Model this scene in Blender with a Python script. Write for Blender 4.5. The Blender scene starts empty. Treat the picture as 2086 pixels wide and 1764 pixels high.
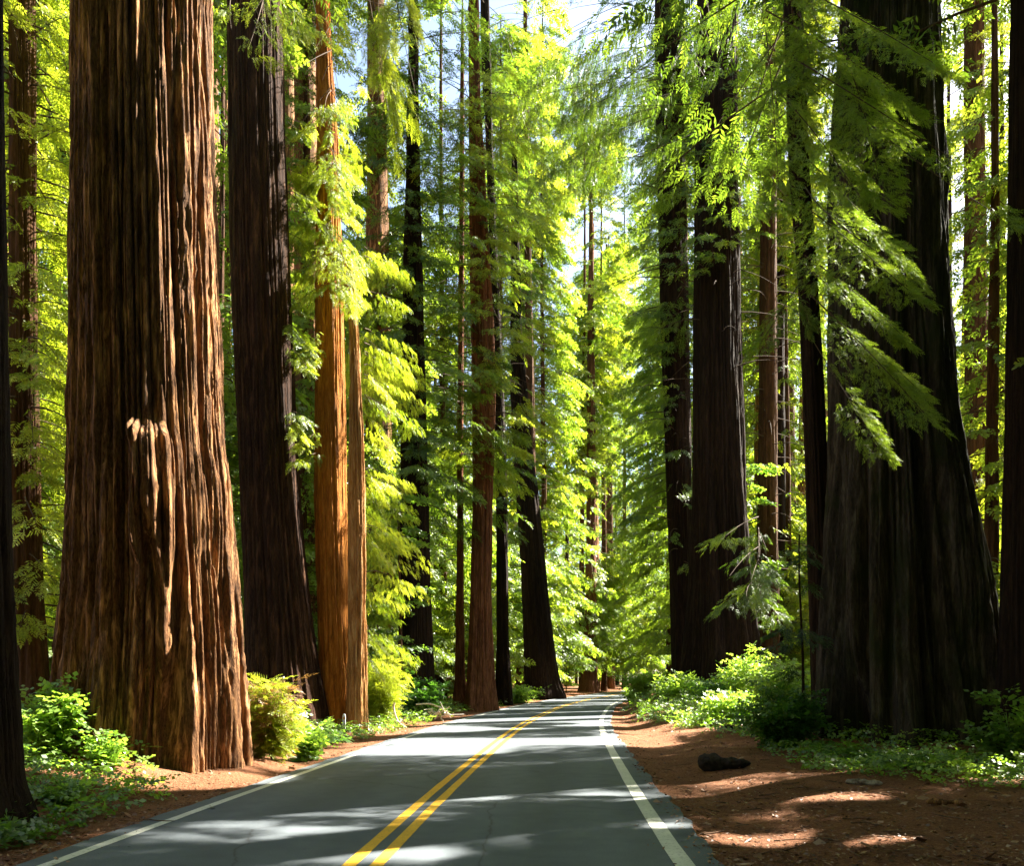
import bpy, math, random
import numpy as np
D = bpy.data; SC = bpy.context.scene
# ------------------------------------------------------------------ camera, world, sun, exposure
F = 1600.0; CX = 1043.0; HY = 1385.0; CH = 1.75          # the photograph measured on a 2086 x 1764 sheet
cam_d = D.cameras.new('camera'); cam = D.objects.new('camera', cam_d); SC.collection.objects.link(cam)
cam.location = (0, 0, CH); cam.rotation_euler = (math.radians(90), 0, 0)
cam_d.sensor_width = 36.0; cam_d.lens = 36.0 * F / 2086.0; cam_d.shift_y = (HY - 882.0) / 2086.0
cam_d.clip_start = 0.1; cam_d.clip_end = 3000
SC.camera = cam
SUN_AZ, SUN_EL = math.radians(58), math.radians(43)      # azimuth from +Y towards +X
S = np.array([math.sin(SUN_AZ) * math.cos(SUN_EL), math.cos(SUN_AZ) * math.cos(SUN_EL), math.sin(SUN_EL)])
W = D.worlds.new('World'); SC.world = W; W.use_nodes = True
wn = W.node_tree.nodes; wl = W.node_tree.links; bg = wn['Background']
sky = wn.new('ShaderNodeTexSky'); sky.sky_type = 'NISHITA'; sky.sun_disc = False
sky.sun_elevation = SUN_EL; sky.sun_rotation = SUN_AZ; sky.dust_density = 2.0; sky.air_density = 1.0
wl.new(sky.outputs[0], bg.inputs[0]); bg.inputs[1].default_value = 0.05
sd = D.lights.new('sun', 'SUN'); sd.energy = 5.0; sd.angle = math.radians(0.5); sd.color = (1.0, 0.94, 0.82)
so = D.objects.new('sun', sd); SC.collection.objects.link(so)
from mathutils import Vector
so.rotation_euler = Vector((-S[0], -S[1], -S[2])).to_track_quat('-Z', 'Y').to_euler(); so.location = (20, 20, 60)
vs = SC.view_settings; vs.view_transform = 'Standard'; vs.look = 'None'; vs.gamma = 1.0; vs.use_curve_mapping = False
vs.exposure = 3.1
cy = SC.cycles; cy.max_bounces = 7; cy.diffuse_bounces = 4; cy.glossy_bounces = 2; cy.transmission_bounces = 4
cy.use_denoising = True; cy.sample_clamp_indirect = 8.0; cy.caustics_reflective = False; cy.caustics_refractive = False

# ------------------------------------------------------------------ helpers
R0 = np.random.default_rng(7)
def wx(px, Y): return (px - CX) / F * Y
def wz(py, Y): return CH + (HY - py) / F * Y
def P3(px, py, Y): return np.array([wx(px, Y), Y, wz(py, Y)])
_T = np.random.default_rng(99).random((256, 256))
def vn(u, v, per=None, seed=0):
    u = np.asarray(u, float); v = np.asarray(v, float)
    i = np.floor(u).astype(int); j = np.floor(v).astype(int); a = u - i; b = v - j
    a = a * a * (3 - 2 * a); b = b * b * (3 - 2 * b)
    i0, i1 = (i % per, (i + 1) % per) if per else (i, i + 1)
    s1, s2 = seed * 37, seed * 91
    g = lambda p, q: _T[(p + s1) % 256, (q + s2) % 256]
    return (g(i0, j) * (1 - a) + g(i1, j) * a) * (1 - b) + (g(i0, j + 1) * (1 - a) + g(i1, j + 1) * a) * b
def fbm(u, v, o=3, seed=0):
    t = 0; w = 0.5
    for k in range(o):
        t = t + w * vn(u * 2 ** k, v * 2 ** k, None, seed + k); w *= .5
    return t / (1 - .5 ** o)
def sm(a, b, x):
    t = np.clip((x - a) / (b - a), 0, 1); return t * t * (3 - 2 * t)

def tag(o, label=None, cat=None, group=None, kind=None):
    if label: o['label'] = label
    if cat: o['category'] = cat
    if group: o['group'] = group
    if kind: o['kind'] = kind
    return o
def link(o, parent=None):
    SC.collection.objects.link(o)
    if parent: o.parent = parent
    return o
def empty(name, loc, label, cat, group=None):
    o = D.objects.new(name, None); o.empty_display_size = .3; o.location = loc
    link(o); tag(o, label, cat, group); return o
class MB:
    """collects quads; verts in world space"""
    def __init__(s): s.V = []; s.Q = []; s.M = []; s.T = []; s.n = 0; s.sm = []
    def add(s, v, q, mat=0, tint=0.5, smooth=False):
        v = np.asarray(v, float).reshape(-1, 3); q = np.asarray(q, int).reshape(-1, 4)
        s.V.append(v); s.Q.append(q + s.n); s.n += len(v)
        s.M.append(np.full(len(q), mat, np.int32)); s.sm.append(np.full(len(q), smooth, bool))
        s.T.append(np.broadcast_to(np.asarray(tint, float), (len(v),)).copy())
    def mesh(s, name, mats, origin=(0, 0, 0)):
        v = np.concatenate(s.V) - np.asarray(origin); q = np.concatenate(s.Q); me = D.meshes.new(name)
        me.vertices.add(len(v)); me.vertices.foreach_set('co', v.astype(np.float32).ravel())
        me.loops.add(q.size); me.loops.foreach_set('vertex_index', q.astype(np.int32).ravel())
        me.polygons.add(len(q)); me.polygons.foreach_set('loop_start', np.arange(0, q.size, 4, dtype=np.int32))
        me.polygons.foreach_set('material_index', np.concatenate(s.M))
        me.polygons.foreach_set('use_smooth', np.concatenate(s.sm))
        at = me.attributes.new('tint', 'FLOAT', 'POINT'); at.data.foreach_set('value', np.concatenate(s.T).astype(np.float32))
        for m in mats: me.materials.append(m)
        me.update(); return me
    def obj(s, name, mats, parent=None, origin=(0, 0, 0)):
        return link(D.objects.new(name, s.mesh(name, mats, origin)), parent)
def tube(mb, pts, rad, sides=6, mat=0, tint=.5, cap=True):
    pts = np.asarray(pts, float); n = len(pts); rad = np.broadcast_to(rad, (n,))
    t = np.gradient(pts, axis=0); t /= np.linalg.norm(t, axis=1)[:, None] + 1e-9
    ref = np.where(np.abs(t[:, 2:3]) > .9, [[1., 0, 0]], [[0., 0, 1]])
    a = np.cross(t, ref); a /= np.linalg.norm(a, axis=1)[:, None]; b = np.cross(t, a)
    th = np.linspace(0, 2 * np.pi, sides, endpoint=False)
    v = pts[:, None] + rad[:, None, None] * (np.cos(th)[None, :, None] * a[:, None] + np.sin(th)[None, :, None] * b[:, None])
    i = np.arange(n - 1)[:, None] * sides; j = np.arange(sides)[None]; k = (j + 1) % sides
    q = np.stack([i + j, i + k, i + sides + k, i + sides + j], -1).reshape(-1, 4)
    mb.add(v, q, mat, tint, True)

# ------------------------------------------------------------------ materials
def newmat(name):
    m = D.materials.new(name); m.use_nodes = True; nt = m.node_tree; nt.nodes.clear()
    out = nt.nodes.new('ShaderNodeOutputMaterial'); return m, nt, out
def ramp(nt, stops, fac=None):
    r = nt.nodes.new('ShaderNodeValToRGB'); e = r.color_ramp.elements
    while len(e) < len(stops): e.new(.5)
    for el, (p, c) in zip(e, stops): el.position = p; el.color = (*c, 1)
    if fac is not None: nt.links.new(fac, r.inputs[0])
    return r
def noise(nt, scale, detail=4, vec=None, rough=.55, dist=0):
    n = nt.nodes.new('ShaderNodeTexNoise'); n.inputs['Scale'].default_value = scale; n.inputs['Detail'].default_value = detail
    n.inputs['Roughness'].default_value = rough; n.inputs['Distortion'].default_value = dist
    if vec is not None: nt.links.new(vec, n.inputs['Vector'])
    return n
def objvec(nt, sc=(1, 1, 1)):
    t = nt.nodes.new('ShaderNodeTexCoord'); mp = nt.nodes.new('ShaderNodeMapping'); mp.inputs['Scale'].default_value = sc
    nt.links.new(t.outputs['Object'], mp.inputs['Vector']); return mp.outputs[0]
def mixc(nt, f, a, b, mode='MIX'):
    m = nt.nodes.new('ShaderNodeMix'); m.data_type = 'RGBA'; m.blend_type = mode
    for s_, k in ((f, 0), (a, 6), (b, 7)):
        if hasattr(s_, 'is_output'): nt.links.new(s_, m.inputs[k])
        elif isinstance(s_, tuple): m.inputs[k].default_value = (*s_, 1)
        else: m.inputs[k].default_value = s_
    return m.outputs[2]
def bark(name, dark, mid, light, moss=None, zs=.12, bump=1.0, sc=9):
    m, nt, out = newmat(name); b = nt.nodes.new('ShaderNodeBsdfPrincipled'); L = nt.links
    b.inputs['Roughness'].default_value = .92; b.inputs['Specular IOR Level'].default_value = .15
    v = objvec(nt, (1, 1, zs)); n1 = noise(nt, sc, 6, v, .65, .6); n2 = noise(nt, .35, 3, objvec(nt, (1, 1, .4)))
    n3 = noise(nt, sc * 4, 4, objvec(nt, (1, 1, .25)), .7)
    r = ramp(nt, [(.30, dark), (.5, mid), (.72, light)], n1.outputs[0])
    c = mixc(nt, .24, r.outputs[0], ramp(nt, [(.3, dark), (.7, light)], n3.outputs[0]).outputs[0])
    rr = ramp(nt, [(.35, (.62, .62, .62)), (.65, (1.15, 1.1, 1.05))], n2.outputs[0])
    c = mixc(nt, 1.0, c, rr.outputs[0], 'MULTIPLY')
    if moss:
        n4 = noise(nt, 1.3, 4, objvec(nt, (1, 1, .5))); g = ramp(nt, [(.5, (0, 0, 0)), (.68, (1, 1, 1))], n4.outputs[0])
        c = mixc(nt, g.outputs[0], c, moss)
    L.new(c, b.inputs['Base Color'])
    bp = nt.nodes.new('ShaderNodeBump'); bp.inputs['Strength'].default_value = bump; bp.inputs['Distance'].default_value = .05
    ad = nt.nodes.new('ShaderNodeMath'); ad.operation = 'ADD'; L.new(n1.outputs[0], ad.inputs[0]); L.new(n3.outputs[0], ad.inputs[1])
    L.new(ad.outputs[0], bp.inputs['Height']); L.new(bp.outputs[0], b.inputs['Normal']); L.new(b.outputs[0], out.inputs[0]); return m
def leafmat(name, dark, mid, light, trans=1.5, tmix=.5, gl=.04):
    m, nt, out = newmat(name); L = nt.links
    a = nt.nodes.new('ShaderNodeAttribute'); a.attribute_name = 'tint'
    r = ramp(nt, [(0, dark), (.5, mid), (1, light)], a.outputs['Fac'])
    d = nt.nodes.new('ShaderNodeBsdfDiffuse'); t = nt.nodes.new('ShaderNodeBsdfTranslucent'); L.new(r.outputs[0], d.inputs[0])
    tc = mixc(nt, 1.0, r.outputs[0], (1.6 * trans, 1.45 * trans, .75 * trans), 'MULTIPLY'); L.new(tc, t.inputs[0])
    mx = nt.nodes.new('ShaderNodeMixShader'); mx.inputs[0].default_value = tmix; L.new(d.outputs[0], mx.inputs[1]); L.new(t.outputs[0], mx.inputs[2])
    g = nt.nodes.new('ShaderNodeBsdfGlossy'); g.inputs['Roughness'].default_value = .45; g.inputs[0].default_value = (1, 1, 1, 1)
    m2 = nt.nodes.new('ShaderNodeMixShader'); m2.inputs[0].default_value = gl; L.new(mx.outputs[0], m2.inputs[1]); L.new(g.outputs[0], m2.inputs[2])
    L.new(m2.outputs[0], out.inputs[0]); return m
def simple(name, c1, c2, scale=8, rough=.9, bump=.3):
    m, nt, out = newmat(name); b = nt.nodes.new('ShaderNodeBsdfPrincipled'); b.inputs['Roughness'].default_value = rough
    b.inputs['Specular IOR Level'].default_value = .2
    n = noise(nt, scale, 5, objvec(nt)); r = ramp(nt, [(.35, c1), (.65, c2)], n.outputs[0]); nt.links.new(r.outputs[0], b.inputs['Base Color'])
    bp = nt.nodes.new('ShaderNodeBump'); bp.inputs['Strength'].default_value = bump; bp.inputs['Distance'].default_value = .03
    nt.links.new(n.outputs[0], bp.inputs['Height']); nt.links.new(bp.outputs[0], b.inputs['Normal']); nt.links.new(b.outputs[0], out.inputs[0]); return m

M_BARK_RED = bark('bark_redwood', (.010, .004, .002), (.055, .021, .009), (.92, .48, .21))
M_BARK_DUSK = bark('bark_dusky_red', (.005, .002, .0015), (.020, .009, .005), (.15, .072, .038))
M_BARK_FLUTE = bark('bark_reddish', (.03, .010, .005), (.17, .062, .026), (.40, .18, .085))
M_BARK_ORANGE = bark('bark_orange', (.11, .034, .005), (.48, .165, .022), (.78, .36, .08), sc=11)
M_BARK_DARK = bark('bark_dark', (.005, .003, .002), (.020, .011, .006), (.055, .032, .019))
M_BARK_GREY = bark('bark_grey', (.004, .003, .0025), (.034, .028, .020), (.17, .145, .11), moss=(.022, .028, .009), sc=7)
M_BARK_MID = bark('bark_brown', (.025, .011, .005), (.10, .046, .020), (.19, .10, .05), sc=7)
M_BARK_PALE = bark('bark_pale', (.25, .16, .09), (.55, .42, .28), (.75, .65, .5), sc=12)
M_TWIG = simple('twig_wood', (.04, .025, .015), (.12, .08, .05), 20)
M_DEAD = simple('bleached_wood', (.45, .40, .33), (.75, .70, .62), 20)
M_CHAR = simple('charred_wood', (.006, .005, .004), (.03, .022, .016), 12, bump=.8)
M_LOG = simple('weathered_log_wood', (.10, .07, .05), (.30, .26, .21), 12, bump=.8)
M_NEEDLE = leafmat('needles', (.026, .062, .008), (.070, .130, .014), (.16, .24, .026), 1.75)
M_NEEDLE_SUN = leafmat('needles_sunlit', (.045, .085, .006), (.112, .168, .012), (.235, .285, .030), 2.0)  # sunlit version of the needles, brightness painted into a yellower colour
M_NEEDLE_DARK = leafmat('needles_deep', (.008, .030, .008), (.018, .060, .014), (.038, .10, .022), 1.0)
M_BROAD = leafmat('broad_leaves', (.04, .10, .012), (.10, .20, .022), (.20, .32, .05), 1.6, .5, .06)
M_FERN = leafmat('fern_green', (.02, .07, .01), (.05, .14, .018), (.12, .24, .03), 1.4)
M_BROWN_LEAF = leafmat('dead_foliage', (.10, .05, .02), (.22, .12, .05), (.35, .22, .10), .7)
M_LITTER = leafmat('litter_flakes', (.05, .022, .010), (.17, .075, .035), (.34, .21, .13), .5, .1)

# ------------------------------------------------------------------ road line and ground height
CLY = np.array([-60, -12, 0, 7.4, 12.2, 17.6, 28, 34.6, 52.8, 73.7, 103, 150, 220, 300, 500.])
CLX = np.array([-4.6, -2.25, -1.75, -1.44, -1.13, -.72, .12, .85, 3.45, 7.6, 15.0, 28.0, 52.0, 92, 220.])
_yy = np.arange(-60, 500, .5); _xx = np.interp(_yy, CLY, CLX)
for _ in range(2):
    k = 9; pad = np.pad(_xx, k, mode='reflect', reflect_type='odd'); _xx = np.convolve(pad, np.ones(2 * k + 1) / (2 * k + 1), 'valid')
def xc(y): return np.interp(y, _yy, _xx)
_sl = np.gradient(_xx, _yy)
def lat(x, y): return (x - xc(y)) / np.sqrt(1 + np.interp(y, _yy, _sl) ** 2)
def gz(x, y):
    x = np.asarray(x, float); y = np.asarray(y, float); d = lat(x, y); a = np.abs(d)
    z = -.03 - .05 * sm(3.4, 4.2, a) + .14 * sm(4.0, 5.5, a)
    off = sm(3.9, 6.5, a)
    z = z + off * (.10 * (fbm(x * .8, y * .8, 3, 3) - .5) + .03 * (vn(x * 4, y * 4, None, 5) - .5))
    z = z + sm(8, 20, a) * .9 * (fbm(x * .06 + 3, y * .06, 2, 8) - .35)
    z = z + 1.35 * np.exp(-((x - 10.8 - (y - 48) * .15) / 4.2) ** 2 - ((y - 50) / 12) ** 2) * sm(3.8, 5.6, d)
    z = z + .25 * np.exp(-((x - 8) / 2) ** 2 - ((y - 26) / 6) ** 2) * sm(4.5, 7, d)
    z = z + .35 * sm(-4.5, -6, d) * sm(18, 12, y) * sm(5, 9, y)
    for a_, b_, r_ in ((-6.4, 14.7, 1.9), (9.5, 19.4, 2.3)): q_ = np.hypot(x - a_, y - b_); z = z + (.22 + .12 * (vn(x * 2, y * 2, None, 6) - .5)) * np.exp(-(np.clip(q_ - r_, 0, None) / .45) ** 2) * sm(3.4, 4.2, a)
    return z

def grid(mb, xs, ys, zf, mat=0):
    X, Y = np.meshgrid(xs, ys); Z = zf(X, Y); n, m = X.shape
    i = np.arange(n - 1)[:, None] * m + np.arange(m - 1)[None]
    q = np.stack([i, i + 1, i + m + 1, i + m], -1); mb.add(np.stack([X, Y, Z], -1), q, mat, .5, True)
def axis(a, b, near, far, c=0, g=1.09):
    o = [c]; s = near
    while o[-1] < b: o.append(o[-1] + s); s = min(s * g, far)
    l = [c]; s = near
    while l[-1] > a: l.append(l[-1] - s); s = min(s * g, far)
    return np.array(l[::-1][:-1] + o)
m, nt, out = newmat('forest_duff'); L = nt.links
b = nt.nodes.new('ShaderNodeBsdfPrincipled'); b.inputs['Roughness'].default_value = .95; b.inputs['Specular IOR Level'].default_value = .1
n1 = noise(nt, 1.1, 6, objvec(nt)); n2 = noise(nt, 22, 5, objvec(nt), .75); n3 = noise(nt, 90, 3, objvec(nt), .7)
c = mixc(nt, .5, ramp(nt, [(.3, (.12, .052, .028)), (.6, (.32, .138, .070)), (.75, (.40, .21, .12))], n1.outputs[0]).outputs[0],
         ramp(nt, [(.33, (.05, .025, .015)), (.5, (.22, .10, .05)), (.68, (.46, .26, .15))], n2.outputs[0]).outputs[0])
c = mixc(nt, 1.0, c, ramp(nt, [(.3, (.55, .55, .55)), (.7, (1.3, 1.25, 1.2))], n3.outputs[0]).outputs[0], 'MULTIPLY')
L.new(c, b.inputs['Base Color']); bp = nt.nodes.new('ShaderNodeBump'); bp.inputs['Strength'].default_value = 1.0; bp.inputs['Distance'].default_value = .09
L.new(n2.outputs[0], bp.inputs['Height']); L.new(bp.outputs[0], b.inputs['Normal']); L.new(b.outputs[0], out.inputs[0]); M_DUFF = m
mb = MB(); grid(mb, axis(-500, 600, .25, 12, 0, 1.05), axis(-60, 900, .25, 14, 12, 1.04), gz)
tag(mb.obj('ground', [M_DUFF]), 'reddish brown forest floor of needles and soil', 'ground', kind='structure')

m, nt, out = newmat('asphalt'); L = nt.links
b = nt.nodes.new('ShaderNodeBsdfPrincipled'); b.inputs['Roughness'].default_value = .8; b.inputs['Specular IOR Level'].default_value = .35
n1 = noise(nt, .5, 4, objvec(nt, (1, .25, 1))); n2 = noise(nt, 60, 4, objvec(nt), .8); n4 = noise(nt, 3, 5, objvec(nt))
c = mixc(nt, 1.0, ramp(nt, [(.3, (.070, .085, .098)), (.7, (.106, .123, .137))], n1.outputs[0]).outputs[0],
         ramp(nt, [(.3, (.7, .7, .7)), (.7, (1.3, 1.3, 1.3))], n2.outputs[0]).outputs[0], 'MULTIPLY')
c = mixc(nt, 1.0, c, ramp(nt, [(.35, (.88, .88, .88)), (.65, (1.08, 1.07, 1.06))], n4.outputs[0]).outputs[0], 'MULTIPLY')
# hairline cracks
vo = nt.nodes.new('ShaderNodeTexVoronoi'); vo.feature = 'DISTANCE_TO_EDGE'; vo.inputs['Scale'].default_value = .35
nd = noise(nt, 1.5, 4, objvec(nt)); va = nt.nodes.new('ShaderNodeMixRGB'); va.inputs[0].default_value = .25
L.new(objvec(nt), va.inputs[1]); L.new(nd.outputs['Color'], va.inputs[2]); L.new(va.outputs[0], vo.inputs['Vector'])
c = mixc(nt, ramp(nt, [(0, (.7, .7, .7)), (.005, (0, 0, 0))], vo.outputs['Distance']).outputs[0], c, (.035, .035, .035))
L.new(c, b.inputs['Base Color']); bp = nt.nodes.new('ShaderNodeBump'); bp.inputs['Strength'].default_value = .35; bp.inputs['Distance'].default_value = .01
L.new(n2.outputs[0], bp.inputs['Height']); L.new(bp.outputs[0], b.inputs['Normal']); L.new(b.outputs[0], out.inputs[0]); M_ASPH = m
_wt = nt.nodes.new('ShaderNodeAttribute'); _wt.attribute_name = 'tint'
L.new(mixc(nt, 1.0, c, ramp(nt, [(0, (.80, .80, .80)), (1, (1.2, 1.19, 1.17))], _wt.outputs['Fac']).outputs[0], 'MULTIPLY'), b.inputs['Base Color'])
def ribbon(mb, d0, d1, z, y0=-40, y1=420, wob0=0, wob1=0, seed=1, step=.5, thick=0):
    ys = np.arange(y0, y1, step); s = np.interp(ys, _yy, _sl); nrm = np.stack([np.ones_like(s), -s], 1) / np.sqrt(1 + s * s)[:, None]
    c = np.stack([xc(ys), ys], 1)
    a = d0 + wob0 * (fbm(ys * 1.3, ys * 0 + .5, 3, seed) - .5) * 2; b_ = d1 + wob1 * (fbm(ys * 1.3, ys * 0 + .5, 3, seed + 9) - .5) * 2
    A = c + nrm * a[:, None]; B = c + nrm * b_[:, None]; n = len(ys)
    rows = [np.column_stack([A, np.full(n, z)]), np.column_stack([B, np.full(n, z)])]
    if thick: rows = [np.column_stack([A - nrm * .06, np.full(n, z - thick)])] + rows + [np.column_stack([B + nrm * .06, np.full(n, z - thick)])]
    k = len(rows); v = np.stack(rows, 1); i = np.arange(n - 1)[:, None] * k + np.arange(k - 1)[None]
    mb.add(v, np.stack([i, i + 1, i + k + 1, i + k], -1), 0, .5, False)
mb = MB(); ys = np.arange(-40, 420, .25); _s = np.interp(ys, _yy, _sl); _n = np.stack([np.ones_like(_s), -_s], 1) / np.sqrt(1 + _s * _s)[:, None]
w0 = -3.28 + .12 * (fbm(ys * 1.3, ys * 0, 3, 1) - .5); w1 = 3.42 + .22 * (fbm(ys * 1.5, ys * 0, 3, 9) - .5) + .05 * (vn(ys * 6, ys * 0, None, 4) - .5)
rows = [np.column_stack([np.stack([xc(ys), ys], 1) + _n * (w0 - .05)[:, None], ys * 0 - .12])]; tn = [ys * 0 + .4]
for t in np.linspace(0, 1, 36):
    d_ = w0 + (w1 - w0) * t; rows.append(np.column_stack([np.stack([xc(ys), ys], 1) + _n * d_[:, None], ys * 0]))
    trk = sum(math.exp(-((t * 6.7 - 3.3 - q_) / .28) ** 2) for q_ in (-2.35, -.85, .85, 2.35)); oil = sum(math.exp(-((t * 6.7 - 3.3 - q_) / .25) ** 2) for q_ in (-1.6, 1.6))
    tn.append(np.clip(.45 + .35 * trk - .3 * oil + .25 * (fbm(ys * .4, ys * 0 + t * 9, 2, 2) - .5), 0, 1))
rows.append(np.column_stack([np.stack([xc(ys), ys], 1) + _n * (w1 + .06)[:, None], ys * 0 - .12])); tn.append(ys * 0 + .4)
v = np.stack(rows, 1); k = len(rows); i = np.arange(len(ys) - 1)[:, None] * k + np.arange(k - 1)[None]
mb.add(v, np.stack([i, i + 1, i + k + 1, i + k], -1), 0, np.stack(tn, 1).ravel(), False)
tag(mb.obj('road', [M_ASPH]), 'narrow two lane asphalt road curving away to the right', 'road', kind='structure')
def paint(name, c0, wear):
    m, nt, out = newmat(name); b = nt.nodes.new('ShaderNodeBsdfPrincipled'); b.inputs['Roughness'].default_value = .7
    n = noise(nt, 22, 6, objvec(nt), .85); n2 = noise(nt, 3, 3, objvec(nt))
    c = mixc(nt, ramp(nt, [(.36, (1, 1, 1)), (.47, (0, 0, 0))], n.outputs[0]).outputs[0], c0, wear)
    c = mixc(nt, 1.0, c, ramp(nt, [(.3, (.82, .82, .82)), (.7, (1.0, 1.0, 1.0))], n2.outputs[0]).outputs[0], 'MULTIPLY')
    nt.links.new(c, b.inputs['Base Color']); nt.links.new(b.outputs[0], out.inputs[0]); return m
M_WHITE = paint('white_paint', (.58, .58, .50), (.22, .22, .2)); M_YEL = paint('yellow_paint', (.78, .42, .015), (.26, .16, .05))
for nm, segs, mt, lb in (('edge_line', [(-3.04, -2.91)], M_WHITE, 'white painted line along the left road edge'),
                         ('edge_line', [(2.93, 3.12)], M_WHITE, 'white painted line along the right road edge'),
                         ('centre_line', [(-.195, -.060), (.060, .195)], M_YEL, 'double yellow painted line down the road centre')):
    mb = MB()
    for a_, b_ in segs: ribbon(mb, a_, b_, .004, wob0=.012, wob1=.012, seed=int(a_ * 10) % 17)
    tag(mb.obj(nm, [mt]), lb, 'road marking', kind='structure')

# ------------------------------------------------------------------ where the sun comes through
LIT = []      # (point, radius): foliage is cut away sunward so the sun reaches this place
def lit(px, py, Y, r): LIT.append((*P3(px, py, Y), r))
def litg(px, py, r):
    Y = F * CH / (py - HY); LIT.append((wx(px, Y), Y, 0, r))
for py in range(0, 1560, 60): lit(430 if py < 1000 else 450, py, 13.6, 1.25)        # right flank of the near left redwood
for py in range(-40, 1480, 90): lit(735, py, 25, 1.0)                              # orange trunk
for py in range(60, 560, 90): lit(570, py, 25, .45)
for py in range(480, 1000, 90): lit(775, py, 27, 1.4)
for p in ((560, 1420), (600, 1480), (540, 1500)): lit(*p, 16, .8)
for x_ in range(600, 960, 85): litg(x_, 1532, .85)
for x_ in range(640, 1010, 75): litg(x_, 1508, .8)
for x_ in range(420, 860, 70): litg(x_, 1742, .33)
for x_ in range(780, 1000, 50): litg(x_, 1627, .25)
for x_ in (400, 450, 500): litg(x_, 1680, .18)
for x_ in (1330, 1370): litg(x_, 1682, .16)
for x_ in (1480, 1530, 1580): litg(x_, 1700, .30)
for x_ in (1640, 1690, 1740): litg(x_, 1634, .28)
for x_ in (1760, 1810): litg(x_, 1722, .2)
for x_ in range(1250, 1500, 50): litg(x_, 1498, .55)
for x_ in range(780, 920, 40): litg(x_, 1475, 1.0)
for x_ in (1290, 1330): lit(x_, 1430, 46, 2.5)
for x_ in (1380, 1440, 1500, 1560): lit(x_, 1450, 28, 1.5)
for x_ in (1540, 1580, 1620): lit(x_, 1370, 27, 1.0)
for p in ((2060, 1500), (2080, 1540), (2050, 1600)): lit(*p, 14, .55)
for p in ((60, 1600), (110, 1640)): lit(*p, 10, .35)
for py in range(350, 1380, 130): lit(1190, py, 95, 4.5); lit(1240, py, 122, 5)
for py in range(600, 1400, 160): lit(900, py, 56, 2.6); lit(1530, py, 62, 3); lit(2010, py, 50, 3); lit(110, py, 36, 2.6)
for py in range(0, 900, 130): lit(640, py, 25, 1.5); lit(60, py, 26, 1.6); lit(1110, py, 60, 2.5)
LIT = np.array(LIT)
_e1 = np.array([math.cos(SUN_AZ), -math.sin(SUN_AZ), 0]); _e2 = np.cross(S, _e1)      # the plane square to the sun
_L2 = np.stack([LIT[:, :3] @ _e1, LIT[:, :3] @ _e2], 1); _lt = LIT[:, :3] @ S
_g0 = _L2.min(0) - 5; _gn = ((_L2.max(0) + 5 - _g0) / .1).astype(int) + 1; _gt = np.full(_gn, 1e9)
for (a_, b_), t_, r_ in zip(_L2, _lt, LIT[:, 3]):
    i0 = ((np.array([a_, b_]) - r_ - _g0) / .1).astype(int); i1 = i0 + int(2 * r_ / .1) + 2
    I, J = np.meshgrid(np.arange(i0[0], i1[0]), np.arange(i0[1], i1[1]), indexing='ij')
    k_ = ((_g0[0] + I * .1 - a_) ** 2 + (_g0[1] + J * .1 - b_) ** 2) < r_ * r_; I, J = I[k_], J[k_]; _gt[I, J] = np.minimum(_gt[I, J], t_ + max(0, r_ - 3))
def sun_keep(P):
    a_, b_, t_ = P @ _e1, P @ _e2, P @ S
    i = ((a_ - _g0[0]) / .1).astype(int); j = ((b_ - _g0[1]) / .1).astype(int)
    ok = (i >= 0) & (j >= 0) & (i < _gn[0]) & (j < _gn[1]); hit = np.zeros(len(P), bool)
    hit[ok] = t_[ok] > _gt[i[ok], j[ok]] + 3.0
    # streaky gaps over the road further on
    G = P[:, :2] - S[:2] * (P[:, 2:3] / S[2]); d = lat(G[:, 0], G[:, 1])
    st = fbm(G[:, 0] * .22 + 5, G[:, 1] * .45, 2, 21)
    hit |= (np.abs(d) < 5) & (G[:, 1] > 21) & (G[:, 1] < 90) & (st > .5) & (P[:, 2] > 4)
    # and noise gaps carved along the sun rays to let beams in elsewhere
    hit |= (fbm(a_ * .16, b_ * .16, 3, 31) > .52) & (P[:, 2] > 16) & ((d < -4.5) | (G[:, 1] > 32))
    return ~hit
def clear_keep(P):
    d = lat(P[:, 0], P[:, 1]); near = np.linalg.norm(P - [0, 0, CH], axis=1)
    return ~((np.abs(d) < 3.6) & (P[:, 2] < 5.5) & (P[:, 1] > -30)) & (near > 6.0)

# ------------------------------------------------------------------ foliage sprays
def frond_tpl(n, ll, lw, seed, ang=48, droop=.18, rnd=.35):
    r = np.random.default_rng(seed); V = []
    for i in range(n):
        t = (i + .6) / n
        for sgn in (-1, 1):
            a = math.radians(ang + r.normal(0, 9)) * sgn; l = ll * (1 - .55 * t * t) * r.uniform(.75, 1.2); w = lw * r.uniform(.8, 1.2)
            b0 = np.array([t + r.normal(0, .01), 0, -droop * t * t]); dz = -r.uniform(0, rnd)
            dr = np.array([math.cos(a), math.sin(a), dz]); dr /= np.linalg.norm(dr); sd_ = np.array([-dr[1], dr[0], r.normal(0, .35)])
            V += [b0, b0 + dr * l * .45 + sd_ * w * .5, b0 + dr * l, b0 + dr * l * .45 - sd_ * w * .5]
    b0 = np.array([1., 0, -droop]); V += [b0, b0 + [.1, lw * .6, -.03], b0 + [.26, 0, -.09], b0 + [.1, -lw * .6, -.03]]
    return np.array(V)
TP_FINE = [frond_tpl(11, .34, .050, s) for s in range(4)]
TP_MID = [frond_tpl(6, .38, .085, 10 + s) for s in range(4)]
TP_FAR = [frond_tpl(3, .46, .17, 20 + s) for s in range(4)]
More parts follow.
